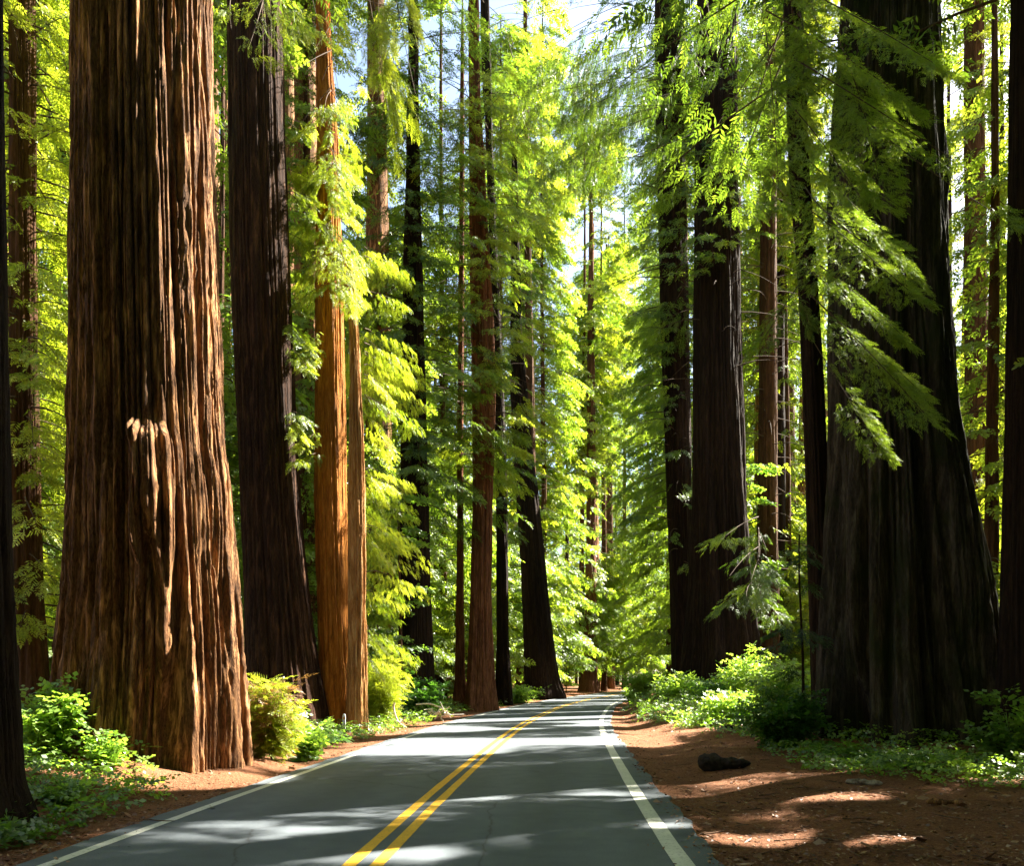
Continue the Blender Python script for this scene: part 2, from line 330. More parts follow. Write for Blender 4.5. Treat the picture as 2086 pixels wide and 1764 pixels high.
def leaf_tpl(n, seed, lw=.42):
    r = np.random.default_rng(seed); V = []
    for i in range(n):
        b0 = np.array([i / n, 0, -.1 * (i / n) ** 2]); a = (1 if i % 2 else -1) * r.uniform(.4, 1.2); l = r.uniform(.28, .4)
        dr = np.array([math.cos(a), math.sin(a), r.uniform(-.5, .2)]); dr /= np.linalg.norm(dr); s_ = np.cross(dr, [0, 0, 1]) + [0, 0, r.normal(0, .3)]
        V += [b0, b0 + dr * l * .5 + s_ * l * lw, b0 + dr * l, b0 + dr * l * .5 - s_ * l * lw]
    return np.array(V)
TP_BROAD = [leaf_tpl(5, 40 + s) for s in range(4)]
def place(mb, rng, P, Dr, Ln, tpls, tint, mat=0, roll=.5):
    N = len(P)
    if N == 0: return
    Dr = Dr / (np.linalg.norm(Dr, axis=1)[:, None] + 1e-9)
    Yv = np.cross(np.array([0, 0, 1.]) + rng.normal(0, .15, (N, 3)), Dr); Yv /= np.linalg.norm(Yv, axis=1)[:, None] + 1e-9
    Zv = np.cross(Dr, Yv); a = rng.normal(0, roll, N)[:, None]
    Y2 = Yv * np.cos(a) + Zv * np.sin(a); Z2 = Zv * np.cos(a) - Yv * np.sin(a)
    which = rng.integers(0, len(tpls), N); tint = np.broadcast_to(tint, (N,))
    for k, tp in enumerate(tpls):
        s = which == k; n = s.sum()
        if not n: continue
        v = P[s][:, None] + Ln[s][:, None, None] * (tp[None, :, 0:1] * Dr[s][:, None] + tp[None, :, 1:2] * Y2[s][:, None] + tp[None, :, 2:3] * Z2[s][:, None])
        q = np.arange(n * len(tp)).reshape(-1, 4)
        tt = np.repeat(tint[s], len(tp)) + np.repeat(rng.normal(0, .10, n * len(tp) // 4), 4)
        mb.add(v, q, mat, np.clip(tt, 0, 1))
def limb(mb, rng, base, az, Ln, el=.05, sag=.35, dens=9, fl=.55, tpls=TP_MID, wid=.3, hang=.45, wood=.022, tb=.5, cull=True, start=.12):
    """one limb: wood plus the flat hanging sprays along it"""
    h = np.array([math.cos(az), math.sin(az), 0]); sd_ = np.array([-h[1], h[0], 0]); bend = rng.normal(0, .12)
    f = lambda s: base + (h[None] * (s * Ln)[:, None] + sd_[None] * (bend * s * s * Ln)[:, None] + np.array([[0, 0, 1.]]) * (el * Ln * s - sag * Ln * s * s)[:, None])
    ss = np.linspace(0, .95, 6); tube(mb, f(ss), np.linspace(wood * Ln ** .5 * .8, .005, 6), 4, 1)
    n = max(4, int(Ln * dens * 1.35)); fl = fl * .86; s = start + (1 - start) * rng.random(n) ** .75
    w = rng.uniform(-1, 1, n) * wid * Ln * np.sin(np.clip((1.12 - s) / 1.0, 0, 1) * np.pi * .8 + .2) * .8
    C = f(s) + sd_[None] * w[:, None]; C[:, 2] -= np.abs(w) * .35 + rng.random(n) * .10
    Dr = h[None] * rng.uniform(.3, .9, n)[:, None] + sd_[None] * (np.sign(w) * rng.uniform(.1, .8, n))[:, None]
    Dr[:, 2] -= hang * rng.uniform(.4, 1.6, n)
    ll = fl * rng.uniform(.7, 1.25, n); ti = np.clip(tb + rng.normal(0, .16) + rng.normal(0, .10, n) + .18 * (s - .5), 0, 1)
    k = clear_keep(C)
    if cull: k &= sun_keep(C + Dr * (ll * .5)[:, None])
    place(mb, rng, C[k], Dr[k], ll[k], tpls, ti[k], 0)
def crown(mb, rng, ax, z0, z1, n, Lf, **kw):
    """limbs round the trunk axis ax(z) -> x, y, r"""
    az = rng.random() * 6.28
    azr = kw.pop('azr', None)
    for i in range(n):
        z = z0 + (z1 - z0) * (i + rng.random()) / n; az += 2.4 + rng.normal(0, .5)
        a = rng.uniform(*azr) if azr else az
        x, y, r = ax(z); l = Lf((z - z0) / (z1 - z0)) * rng.uniform(.6, 1.25)
        limb(mb, rng, np.array([x + math.cos(a) * r * .8, y + math.sin(a) * r * .8, z]), a, l + r * .3, el=rng.normal(.0, .15), **kw)

# ------------------------------------------------------------------ trunks
def profile(edges, Y, H, lean=None, base_flare=1.12):
    e = sorted(edges, key=lambda t: -t[0]); z = [wz(p, Y) for p, a, b_ in e]; c = [wx((a + b_) / 2, Y) for p, a, b_ in e]; r = [(b_ - a) / 2 / F * Y * math.cos(math.atan(((a + b_) / 2 - CX) / F)) for p, a, b_ in e]
    z0 = z[0]; z = [z0 - 1.2] + z; c = [c[0]] + c; r = [r[0] * base_flare] + r
    if z[-1] < H:
        sl = (c[-1] - c[-2]) / max(z[-1] - z[-2], .1); ext = H - z[-1]
        for t in (.5, 1.0): z.append(z[-1] + ext * .5); c.append(c[-1] + np.clip(sl, -.02, .02) * ext * .5); r.append(r[len(e)] * (1 - t * .8))
    z = np.array(z); c = np.array(c); r = np.array(r)
    def ax(zz): return np.interp(zz, z, c), Y + 0 * zz, np.interp(zz, z, r)
    ax.z0 = z[1]; ax.H = max(H, z[-1]); return ax
def trunk_mesh(mb, ax, rng, nth=96, dz=.12, zt=None, ridge=.03, gap=.14, flute=((5, .05), (9, .03)), fdec=5.0, mod=None, mat=0, zs=None, seed=1, twist=.03):
    z0 = ax.z0 - 1.0; zt = zt or ax.H
    if zs is None:
        zs = [z0]; s = dz
        while zs[-1] < zt: zs.append(zs[-1] + s); s *= 1.012
        zs = np.array(zs)
    th = np.linspace(-np.pi, np.pi, nth, endpoint=False); x, y, r = ax(zs); 
    k = np.ones(5) / 5
    if len(zs) > 12:
        x = np.convolve(np.pad(x, 2, mode='edge'), k, 'valid'); r = np.convolve(np.pad(r, 2, mode='edge'), k, 'valid'); y = np.broadcast_to(y, x.shape)
    TH, Z = np.meshgrid(th, zs); Rr = r[:, None] * np.ones_like(TH); h = Z - ax.z0
    am = np.exp(-np.clip(h, 0, None) / fdec) + .25
    tw = TH + twist * Z
    for i, (kk, a) in enumerate(flute):
        ph = rng.random() * 6.28
        Rr = Rr * (1 + a * am * np.cos(kk * tw + ph + (vn(Z * .18, Z * 0, None, i + seed) - .5)*.8))
    rm = float(np.interp(ax.z0 + 2, zs, r)); n1 = max(8, int(2 * np.pi * rm / gap)); u = (TH + np.pi) / (2 * np.pi)
    w = .9 * (vn(u * 12, Z * .5, 12, seed) - .5)
    ra = 1 - np.abs(vn(u * n1, Z * .13, n1, seed + 3) * 2 - 1)
    rb = 1 - np.abs(vn(u * n1 * 2, Z * .22, n1 * 2, seed + 5) * 2 - 1); rc = vn(u * n1 * 4, Z * .9, n1 * 4, seed + 7); rd = vn(u * n1 * 3, Z * 6, n1 * 3, seed + 8) * vn(u * n1, Z * 1.5, n1, seed + 11) * 2
    Rr = Rr - ridge * (1.7 * ra ** 5 + .9 * rb ** 4 + .5 * rc + .45 * rd) + ridge * .8
    if mod is not None: Rr = Rr + mod(TH, Z)
    v = np.stack([x[:, None] + Rr * np.sin(TH), y[:, None] - Rr * np.cos(TH), Z], -1)
    n, m_ = TH.shape; i = np.arange(n - 1)[:, None] * m_; j = np.arange(m_)[None]; k2 = (j + 1) % m_
    mb.add(v, np.stack([i + j, i + k2, i + m_ + k2, i + m_ + j], -1), mat, .5, True)

TREES = []
def tree(name, label, edges, Y, H, bmat, group=None, cat='tree', tk=None, crowns=(), extra=None, lmat=None, seed=0, origin_z=None):
    rng = np.random.default_rng(1000 + seed); ax = profile(edges, Y, H)
    x0, y0, r0 = ax(ax.z0); bz = float(gz(x0, y0)); o = (float(x0), float(Y), bz)
    root = empty(name, o, label, cat, group)
    mb = MB(); trunk_mesh(mb, ax, rng, seed=seed + 1, **(tk or {})); t = mb.obj('trunk', [bmat], root, o)
    mb = MB()
    for c_ in crowns: c_ = dict(c_); crown(mb, rng, ax, c_.pop('z0'), c_.pop('z1'), c_.pop('n'), c_.pop('L'), **c_)
    if extra: extra(mb, rng, ax)
    if mb.V: mb.obj('crown', [lmat or M_NEEDLE, M_TWIG], root, o)
    TREES.append((o[0], o[1])); return root, ax
def Lc(a, b_): return lambda t: a + (b_ - a) * t
def branch_px(mb, rng, p0, p1, Y0, Y1, sag=.12, dens=26, fl=.42, wid=.28, hang=.5, tb=.5, tpls=TP_FINE, cull=True, wood=.014):
    a = P3(*p0, Y0); b_ = P3(*p1, Y1); v = b_ - a; Ln = math.hypot(v[0], v[1]); el = v[2] / max(Ln, .3) + sag
    limb(mb, rng, a, math.atan2(v[1], v[0]), max(Ln, .3), el=el, sag=sag, dens=dens * max(1, np.linalg.norm(v) / max(Ln, .3)), fl=fl, tpls=tpls, wid=wid, hang=hang, wood=wood, tb=tb, cull=cull)

# T1 the huge near left redwood
def mod1(TH, Z):
    rag = .35 * (vn(TH * 14, Z * .9, None, 3) - .5) * 2
    kb = sm(.20, .27, TH + .10 * (vn(Z * 2.2, Z * 0, None, 8) - .5)) * sm(.92, .32, TH) * sm(3.0 + rag * 1.6, 4.6 + rag * 1.6, Z) * sm(6.2 + rag * .5, 5.8 + rag * .5, Z)  # bulge skewed to face the sun, shaped to make a bright patch
    cav = np.exp(-((TH - .46 - .02 * Z) / .24) ** 4) * sm(2.6, 1.0, Z)
    fold = -.22 * np.exp(-((TH - .68) / .07) ** 2) * sm(.0, 1.5, Z) * sm(7, 4, Z) - .12 * np.exp(-((TH - .08) / .10) ** 2) * sm(7.5, 4, Z)
    lump = .03 * (vn(TH * 9, Z * .8, None, 9) - .5) * sm(7, 5, Z)
    return (.50 + .10 * (vn(TH * 30, Z * 5, None, 12) - .5)) * kb - .42 * cav + fold + lump
def ex1(mb, rng, ax):
    for p0, p1 in (((470, 250), (455, 330)), ((478, 560), (462, 640)), ((470, 160), (455, 260))):
        pass
tree('redwood_tree', 'massive near redwood on the left with sunlit flank and jagged bulge shaped to catch sun', 
     [(1600, 85, 515), (1500, 105, 510), (1400, 120, 505), (1300, 130, 500), (1200, 138, 492), (1100, 142, 485), (1000, 145, 478), (900, 148, 466), (700, 150, 456), (400, 150, 445), (0, 152, 436), (-400, 156, 428)],
     14.6, 62, M_BARK_RED, tk=dict(nth=620, dz=.035, zt=22, ridge=.085, gap=.15, flute=((5, .035), (8, .03), (13, .02)), mod=mod1),
     crowns=(dict(z0=22, z1=55, n=26, L=Lc(5, 4), dens=6, fl=.8, tpls=TP_MID),), seed=1)
# T2
def ex2(mb, rng, ax):
    for p0, p1 in (((470, -120), (500, 60)), ((520, -160), (540, 90)), ((560, -120), (600, 60)), ((520, -60), (640, 50)), ((600, -130), (660, 80)), ((480, -40), (440, 60)), ((540, -20), (520, 110)), ((580, -60), (690, 10))):
        branch_px(mb, rng, p0, p1, 24, 20 + rng.random() * 3, dens=28, tb=.75, fl=.38, hang=1.0, wid=.5)
    for p0, p1 in (((760, -140), (800, 120)), ((800, -160), (850, 60)), ((740, -80), (790, 240)), ((760, 0), (820, 300)), ((800, -40), (840, 200)), ((770, -100), (770, 160)), ((780, 60), (815, 330)), ((760, 90), (850, 260)), ((800, -120), (780, 80))):
        branch_px(mb, rng, p0, p1, 24, 22 + rng.random() * 3, dens=30, tb=.85, fl=.40, hang=1.0, wid=.5)
    for i in range(12):
        y_ = rng.uniform(150, 900); branch_px(mb, rng, (585, y_), (rng.uniform(610, 660), y_ + rng.uniform(10, 60)), 25.5, 24 + rng.random() * 3, dens=30, tb=.6, fl=.4)
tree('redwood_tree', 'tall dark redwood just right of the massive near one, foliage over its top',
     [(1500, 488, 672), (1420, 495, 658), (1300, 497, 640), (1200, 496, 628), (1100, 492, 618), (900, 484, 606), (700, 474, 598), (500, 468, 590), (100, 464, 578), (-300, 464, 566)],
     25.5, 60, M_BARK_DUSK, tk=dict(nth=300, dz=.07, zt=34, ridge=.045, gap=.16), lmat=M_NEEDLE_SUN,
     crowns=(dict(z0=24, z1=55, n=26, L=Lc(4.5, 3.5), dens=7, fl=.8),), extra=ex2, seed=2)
# T3 orange double trunk
def ex3(mb, rng, ax):
    for i in range(34):
        y_ = rng.uniform(470, 1360); x1 = rng.uniform(770, 835) - abs(y_ - 640) * .03
        branch_px(mb, rng, (742, y_ - 30), (x1, y_ + rng.uniform(0, 60)), 27.4, 27.2 + rng.random() * 4.5, dens=60, tb=.62 + rng.normal(0, .15), fl=.26, hang=.9, wid=.6, sag=.3)
    for i in range(64):
        y_ = rng.uniform(-20, 610); branch_px(mb, rng, (675, y_), (rng.uniform(600, 740), y_ + rng.uniform(20, 90)), 26, 24 + rng.random() * 4.0, dens=56, tb=.7 + rng.normal(0, .12), fl=.28, hang=.8, wid=.45)
    for i in range(4):
        y_ = rng.uniform(620, 1000); branch_px(mb, rng, (650, y_), (rng.uniform(610, 640), y_ + rng.uniform(0, 50)), 26, 24.5 + rng.random(), dens=30, tb=.8, fl=.35)
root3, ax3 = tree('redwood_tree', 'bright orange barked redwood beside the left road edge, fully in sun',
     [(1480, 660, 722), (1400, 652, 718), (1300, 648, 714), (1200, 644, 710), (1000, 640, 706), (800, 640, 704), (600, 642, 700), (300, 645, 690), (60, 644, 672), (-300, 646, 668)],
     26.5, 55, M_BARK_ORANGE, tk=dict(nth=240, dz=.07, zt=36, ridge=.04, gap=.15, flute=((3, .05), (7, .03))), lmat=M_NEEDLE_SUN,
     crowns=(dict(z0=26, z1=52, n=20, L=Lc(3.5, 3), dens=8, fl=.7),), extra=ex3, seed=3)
def modsnag(TH, Z):
    Hh = 11.2 + 4.2 * vn(TH * 2.2, Z * 0, None, 2) + .8 * vn(TH * 9, Z * 0, None, 5); return -.24 * sm(0, .25, Z - Hh) - .05 * (vn(TH * 8, Z * 1.5, None, 6) - .5)
tree('broken_redwood_snag', 'pale splintered broken snag fused against the bright orange redwood',
     [(1490, 706, 750), (1400, 708, 748), (1200, 710, 747), (1000, 710, 744), (850, 711, 740), (700, 710, 732), (640, 709, 727), (600, 704, 716), (480, 690, 697)],
     26.0, 5, bark('bark_snag', (.14, .045, .008), (.55, .24, .06), (.88, .62, .32), sc=10), cat='dead tree',
     tk=dict(nth=160, dz=.07, zt=15.8, ridge=.05, gap=.12, mod=modsnag), seed=33)
# T4
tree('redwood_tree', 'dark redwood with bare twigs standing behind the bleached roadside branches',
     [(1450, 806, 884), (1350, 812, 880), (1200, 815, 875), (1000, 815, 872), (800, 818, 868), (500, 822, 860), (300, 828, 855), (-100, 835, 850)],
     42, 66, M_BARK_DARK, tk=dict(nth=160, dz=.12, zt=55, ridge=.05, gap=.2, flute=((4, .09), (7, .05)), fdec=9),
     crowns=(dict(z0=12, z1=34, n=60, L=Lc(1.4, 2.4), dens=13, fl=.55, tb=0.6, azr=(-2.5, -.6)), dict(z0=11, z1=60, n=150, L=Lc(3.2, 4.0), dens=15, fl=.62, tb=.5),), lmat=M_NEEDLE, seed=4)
# T5a, T5, T5b
tree('redwood_tree', 'slim brown redwood sharing its foot with the reddish fluted one',
     [(1445, 922, 960), (1380, 927, 948), (1200, 930, 945), (900, 931, 944), (600, 934, 945), (100, 938, 946)], 46, 42, M_BARK_FLUTE,
     tk=dict(nth=80, dz=.15, ridge=.03, gap=.15), crowns=(dict(z0=13, z1=40, n=90, L=Lc(3.2, 2.2), dens=14, fl=.6, tb=.5),), seed=5)
tree('redwood_tree', 'reddish fluted redwood at the left road edge, its thin upper trunk bare against the foliage',
     [(1442, 944, 1014), (1400, 948, 1008), (1300, 954, 1004), (1200, 958, 1002), (1000, 962, 1004), (800, 962, 1010), (650, 960, 1005), (500, 958, 996), (200, 955, 978), (0, 955, 975), (-200, 956, 972)], 45, 62, M_BARK_FLUTE,
     tk=dict(nth=160, dz=.12, zt=52, ridge=.06, gap=.22, flute=((4, .10), (7, .06)), fdec=8),
     crowns=(dict(z0=14, z1=36, n=50, L=Lc(1.4, 2.4), dens=13, fl=.55, tb=0.7, azr=(-2.5, -.6)), dict(z0=14, z1=26, n=70, L=Lc(2.4, 3.6), dens=16, fl=.6, tb=.65), dict(z0=26, z1=35, n=45, L=Lc(3.6, 4.2), dens=15, fl=.6, tb=.7), dict(z0=41, z1=60, n=34, L=Lc(3.5, 3), dens=10, fl=.7)), lmat=M_NEEDLE_SUN, seed=6)
tree('redwood_tree', 'dark redwood half hidden behind the reddish fluted one',
     [(1425, 1008, 1044), (1300, 1012, 1036), (1000, 1010, 1034), (700, 1004, 1022), (300, 990, 1004), (100, 980, 1000)], 56, 66, M_BARK_DARK,
     tk=dict(nth=100, dz=.15, ridge=.05, gap=.2), crowns=(dict(z0=14, z1=34, n=60, L=Lc(1.6, 2.6), dens=14, fl=.6, tb=.5), dict(z0=34, z1=62, n=90, L=Lc(3.2, 4), dens=14, fl=.72, tb=.5)), seed=7)
# T6 leaning
tree('redwood_tree', 'black leaning redwood at the bend of the road, widening to its foot',
     [(1418, 1062, 1154), (1390, 1070, 1142), (1300, 1068, 1128), (1200, 1064, 1116), (1100, 1058, 1106), (1000, 1050, 1096), (900, 1044, 1082), (800, 1040, 1074), (700, 1040, 1064), (500, 1042, 1058)], 72, 62, M_BARK_DARK,
     tk=dict(nth=160, dz=.2, zt=50, ridge=.08, gap=.35), crowns=(dict(z0=31, z1=60, n=90, L=Lc(3, 5), dens=13, fl=.9, tb=.6, tpls=TP_MID),), seed=8)
tree('redwood_tree', 'greenish upright redwood rising behind the black leaning one',
     [(1410, 1070, 1098), (1000, 1072, 1092), (700, 1070, 1086), (400, 1068, 1080), (0, 1066, 1074)], 88, 84, M_BARK_MID,
     tk=dict(nth=80, dz=.3, ridge=.05, gap=.3), crowns=(dict(z0=18, z1=82, n=130, L=Lc(5.5, 4), dens=9, fl=1.1, tb=.85, tpls=TP_FAR),), lmat=M_NEEDLE_SUN, seed=9)
tree('redwood_tree', 'red brown redwood beyond the bend, right of the black leaning one',
     [(1406, 1176, 1222), (1380, 1184, 1218), (1300, 1190, 1216), (1100, 1194, 1214), (800, 1196, 1212)], 108, 84, bark('bark_far_red', (.06, .025, .02), (.18, .075, .05), (.27, .13, .09), sc=5),
     tk=dict(nth=80, dz=.3, ridge=.08, gap=.4), crowns=(dict(z0=17, z1=80, n=130, L=Lc(5.5, 4), dens=8, fl=1.2, tb=.85, tpls=TP_FAR),), lmat=M_NEEDLE_SUN, seed=10)
tree('redwood_tree', 'slender dark redwood where the road vanishes',
     [(1402, 1233, 1254), (1300, 1237, 1250), (900, 1236, 1247)], 140, 80, M_BARK_MID,
     tk=dict(nth=48, dz=.5, ridge=.08, gap=.4), crowns=(dict(z0=10, z1=78, n=120, L=Lc(6, 4), dens=6, fl=1.5, tb=.8, tpls=TP_FAR),), lmat=M_NEEDLE_SUN, seed=11)
# L0, L0b
tree('redwood_tree', 'black trunk cropped by the left edge of the photo, foot by the leafy patch',
     [(1700, -160, 84), (1600, -150, 48), (1400, -140, 34), (1100, -130, 22), (600, -125, 14), (0, -120, 6)], 9.4, 45, M_BARK_DARK,
     tk=dict(nth=200, dz=.05, zt=16, ridge=.03, gap=.13), crowns=(dict(z0=16, z1=40, n=18, L=Lc(4, 3), dens=6, fl=.8),), seed=12)
tree('redwood_tree', 'brown redwood between the cropped left trunk and the massive near one',
     [(1530, 20, 120), (1400, 26, 104), (1200, 22, 90), (1000, 20, 84), (700, 18, 78), (400, 18, 76), (0, 16, 72)], 24, 60, M_BARK_MID,
     tk=dict(nth=160, dz=.1, zt=30, ridge=.04, gap=.16), crowns=(dict(z0=3, z1=26, n=190, L=Lc(2.4, 3.6), dens=17, fl=.52, tb=.75, cull=False), dict(z0=24, z1=55, n=24, L=Lc(4.5, 3.5), dens=6, fl=.8)), lmat=M_NEEDLE_SUN, seed=13)
# right side
tree('redwood_tree', 'narrower dark redwood at the left of the roadside pair on the right bank',
     [(1440, 1362, 1440), (1380, 1366, 1425), (1200, 1364, 1416), (900, 1354, 1408), (600, 1344, 1402), (300, 1338, 1394), (0, 1334, 1384)], 51, 66, M_BARK_DARK,
     tk=dict(nth=140, dz=.12, zt=50, ridge=.05, gap=.2, flute=((4, .1), (7, .05))),
     crowns=(dict(z0=16, z1=44, n=80, L=Lc(1.5, 2.6), dens=13, fl=.55, tb=0.6, azr=(-2.5, -.6)), dict(z0=9, z1=48, n=130, L=Lc(3, 6), dens=14, fl=.62, tb=.6), dict(z0=46, z1=64, n=24, L=Lc(5, 4), dens=8, fl=.8)), seed=14)
def ex2r(mb, rng, ax):
    for i in range(12):
        y_ = rng.uniform(1020, 1230); branch_px(mb, rng, (1545, y_), (rng.uniform(1470, 1600), y_ + rng.uniform(20, 80)), 38, 33 + rng.random() * 3, dens=22, tb=.45, fl=.5)
tree('redwood_tree', 'stout dark fluted redwood on the right bank behind leafy bushes',
     [(1420, 1385, 1560), (1330, 1400, 1548), (1200, 1408, 1532), (1000, 1410, 1520), (700, 1412, 1510), (400, 1414, 1504), (100, 1420, 1500), (-200, 1424, 1494)], 45, 70, M_BARK_DARK,
     tk=dict(nth=260, dz=.1, zt=50, ridge=.07, gap=.25, flute=((5, .09), (9, .05), (14, .03)), fdec=10),
     crowns=(dict(z0=24, z1=44, n=60, L=Lc(1.5, 3.0), dens=13, fl=.55, tb=0.6, azr=(-2.5, -.6)), dict(z0=18, z1=40, n=40, L=Lc(3.5, 4.5), dens=14, fl=.62, tb=.5), dict(z0=40, z1=66, n=26, L=Lc(6, 4), dens=8, fl=.9)), extra=ex2r, seed=15)
tree('redwood_tree', 'brown straight redwood seen in the gap right of the stout fluted one',
     [(1350, 1538, 1590), (1000, 1544, 1584), (500, 1548, 1582), (0, 1552, 1580)], 52, 70, M_BARK_MID,
     tk=dict(nth=80, dz=.2, zt=60, ridge=.04, gap=.2), crowns=(dict(z0=8, z1=60, n=150, L=Lc(3.5, 4.5), dens=12, fl=.7, tb=.7),), lmat=M_NEEDLE_SUN, seed=16)
def ex4(mb, rng, ax):
    runs = (((1560, 20), (1900, 240)), ((1600, -40), (1880, 130)), ((1620, 120), (1900, 330)), ((1580, 180), (1780, 420)), ((1620, 300), (1870, 560)), ((1640, 420), (1840, 600)),
            ((1640, 520), (1870, 700)), ((1650, 600), (1900, 860)), ((1660, 700), (1780, 920)), ((1640, 380), (1700, 560)), ((1700, 60), (1850, 420)), ((1720, 200), (1900, 470)), ((1560, 60), (1600, 420)), ((1700, 650), (1880, 800)))
    for p0, p1 in runs:
        Y1 = 12.5 + rng.random() * 3.5
        branch_px(mb, rng, p0, p1, 17, Y1, sag=.10, dens=84, fl=.25, wid=.27, hang=.40 + .3 * rng.random(), tb=.70 + .25 * rng.random(), wood=.010)
    for i in range(16):
        y_ = rng.uniform(-50, 700); branch_px(mb, rng, (1625, y_), (rng.uniform(1530, 1720), y_ + rng.uniform(40, 160)), 19, 16 + rng.random() * 4, dens=50, fl=.27, tb=.7, wid=.25)
tree('redwood_tree', 'thin leaning redwood at the foot of the enormous buttressed one, draped in green sprays',
     [(1500, 1655, 1725), (1200, 1645, 1700), (1000, 1640, 1690), (800, 1634, 1680), (560, 1624, 1664), (350, 1606, 1648), (0, 1596, 1636)], 20.2, 38, M_BARK_DARK,
     tk=dict(nth=120, dz=.08, zt=30, ridge=.02, gap=.12), lmat=M_NEEDLE,
     crowns=(dict(z0=17, z1=36, n=40, L=Lc(4.5, 2), dens=14, fl=.55, tb=.5),), extra=ex4, seed=17)
def ex5(mb, rng, ax):
    for i in range(46):
        if i < 24: x_ = rng.uniform(1040, 1220); y_ = rng.uniform(120, 400)
        elif i < 38: x_ = rng.uniform(960, 1150); y_ = rng.uniform(-180, 160)
        else: x_ = rng.uniform(1290, 1560); y_ = rng.uniform(-180, 160)
        Y1 = rng.uniform(21.5, 25)
        branch_px(mb, rng, (x_ + rng.uniform(120, 260), y_ - rng.uniform(40, 120)), (x_, y_), Y1 + rng.normal(0, .8), Y1, sag=.25, dens=24, fl=.36, wid=.30, hang=1.7, tb=.55, cull=i > 24, wood=.01)
    for a_, l_, z_ in ((2.9, 9.5, 21), (3.2, 10, 23), (2.6, 9, 20.5)):
        limb(mb, rng, np.array([9.2, 19.5, z_]), a_, l_, el=.05, sag=.2, dens=12, fl=.6, tpls=TP_MID, wid=.2, hang=.9, cull=True, start=.3)
def mod5(TH, Z):
    cav = -.55 * np.exp(-((TH + 1.1) / .16) ** 2) * sm(2.6, .6, Z)
    f = -.42 * np.exp(-((TH + .92) / .07) ** 2) * sm(9, 3, Z) - .5 * np.exp(-((TH - .0 + .02 * Z) / .08) ** 2) * sm(16, 4, Z) + .28 * np.exp(-((TH + .45 - .02 * Z) / .10) ** 2) * sm(9, 2, Z) - .35 * np.exp(-((TH + .66 - .01 * Z) / .05) ** 2) * sm(8, 3, Z) - .3 * np.exp(-((TH + .22) / .05) ** 2) * sm(7, 2, Z)
    return cav + f + .12 * (vn(TH * 3.5, Z * .5, None, 4) - .5)
tree('redwood_tree', 'enormous dark buttressed redwood on the right with deep folds in its grey trunk',
     [(1560, 1650, 2062), (1500, 1655, 2050), (1400, 1660, 2034), (1300, 1664, 2016), (1200, 1668, 2002), (1000, 1686, 1970), (800, 1694, 1946), (600, 1694, 1934), (400, 1690, 1925), (200, 1700, 1918), (0, 1712, 1910), (-300, 1730, 1895)], 19.4, 68, M_BARK_GREY,
     tk=dict(nth=460, dz=.06, zt=28, ridge=.06, gap=.2, flute=((3, .05), (5, .07), (8, .06), (13, .04)), fdec=10, mod=mod5, twist=.04), lmat=M_NEEDLE,
     crowns=(dict(z0=19, z1=60, n=60, L=Lc(7, 5), dens=9, fl=.8),), extra=ex5, seed=18)
tree('redwood_tree', 'sunlit brown redwood in the gap right of the enormous buttressed one',
     [(1400, 1960, 2030), (1000, 1966, 2018), (500, 1964, 2010), (0, 1962, 2004)], 41, 64, M_BARK_MID,
     tk=dict(nth=100, dz=.12, zt=40, ridge=.04, gap=.18), crowns=(dict(z0=9, z1=38, n=70, L=Lc(2.5, 4), dens=13, fl=.6, tb=.8), dict(z0=38, z1=60, n=40, L=Lc(5, 4), dens=9, fl=.8)), lmat=M_NEEDLE_SUN, seed=19)
tree('redwood_tree', 'dark trunk cropped by the right edge of the photo',
     [(1440, 2026, 2250), (1300, 2034, 2230), (1000, 2042, 2215), (600, 2050, 2205), (0, 2058, 2190)], 16.5, 60, M_BARK_DARK,
     tk=dict(nth=260, dz=.06, zt=22, ridge=.04, gap=.15), crowns=(dict(z0=16, z1=52, n=50, L=Lc(7, 4.5), dens=9, fl=.8),), seed=20)

# ------------------------------------------------------------------ background forest: six kinds, copied
def proto_tree(i, H, R, z0, n, Lf, lmat, bmat, dens, fl, tb, tpls):
    rng = np.random.default_rng(300 + i)
    ax = lambda z: (0 * z + .25 * np.sin(z * .06 + i), 0 * z, np.interp(z, [0, 2, H], [R * 1.3, R, R * .15])); ax.z0 = 0.; ax.H = H
    a = MB(); trunk_mesh(a, ax, rng, nth=40, dz=.4, ridge=.05, gap=.3, seed=i + 50)
    c_ = MB(); crown(c_, rng, ax, z0, H - 1, n, Lf, dens=dens, fl=fl, tb=tb, tpls=tpls, cull=False)
    global _shift
    return a.mesh('trunk', [bmat]), c_.mesh('crown', [lmat, M_TWIG])
_ck = clear_keep
clear_keep = lambda P: np.ones(len(P), bool)
PROT = [proto_tree(0, 72, .95, 8, 150, Lc(6, 2.5), M_NEEDLE_SUN, M_BARK_MID, 12, .85, .75, TP_FAR),
        proto_tree(1, 80, 1.15, 14, 150, Lc(6.5, 3), M_NEEDLE, M_BARK_RED, 12, .85, .8, TP_FAR),
        proto_tree(2, 58, .6, 5, 130, Lc(5, 1.5), M_NEEDLE_SUN, M_BARK_DARK, 12, .78, .65, TP_FAR),
        proto_tree(3, 40, .35, 3, 110, Lc(4.2, 1.0), M_NEEDLE, M_BARK_MID, 13, .65, .8, TP_FAR)]
PROT.append(proto_tree(4, 88, .42, 5, 340, Lc(7.0, 3.5), M_NEEDLE, M_BARK_MID, 12, .95, .85, TP_FAR))
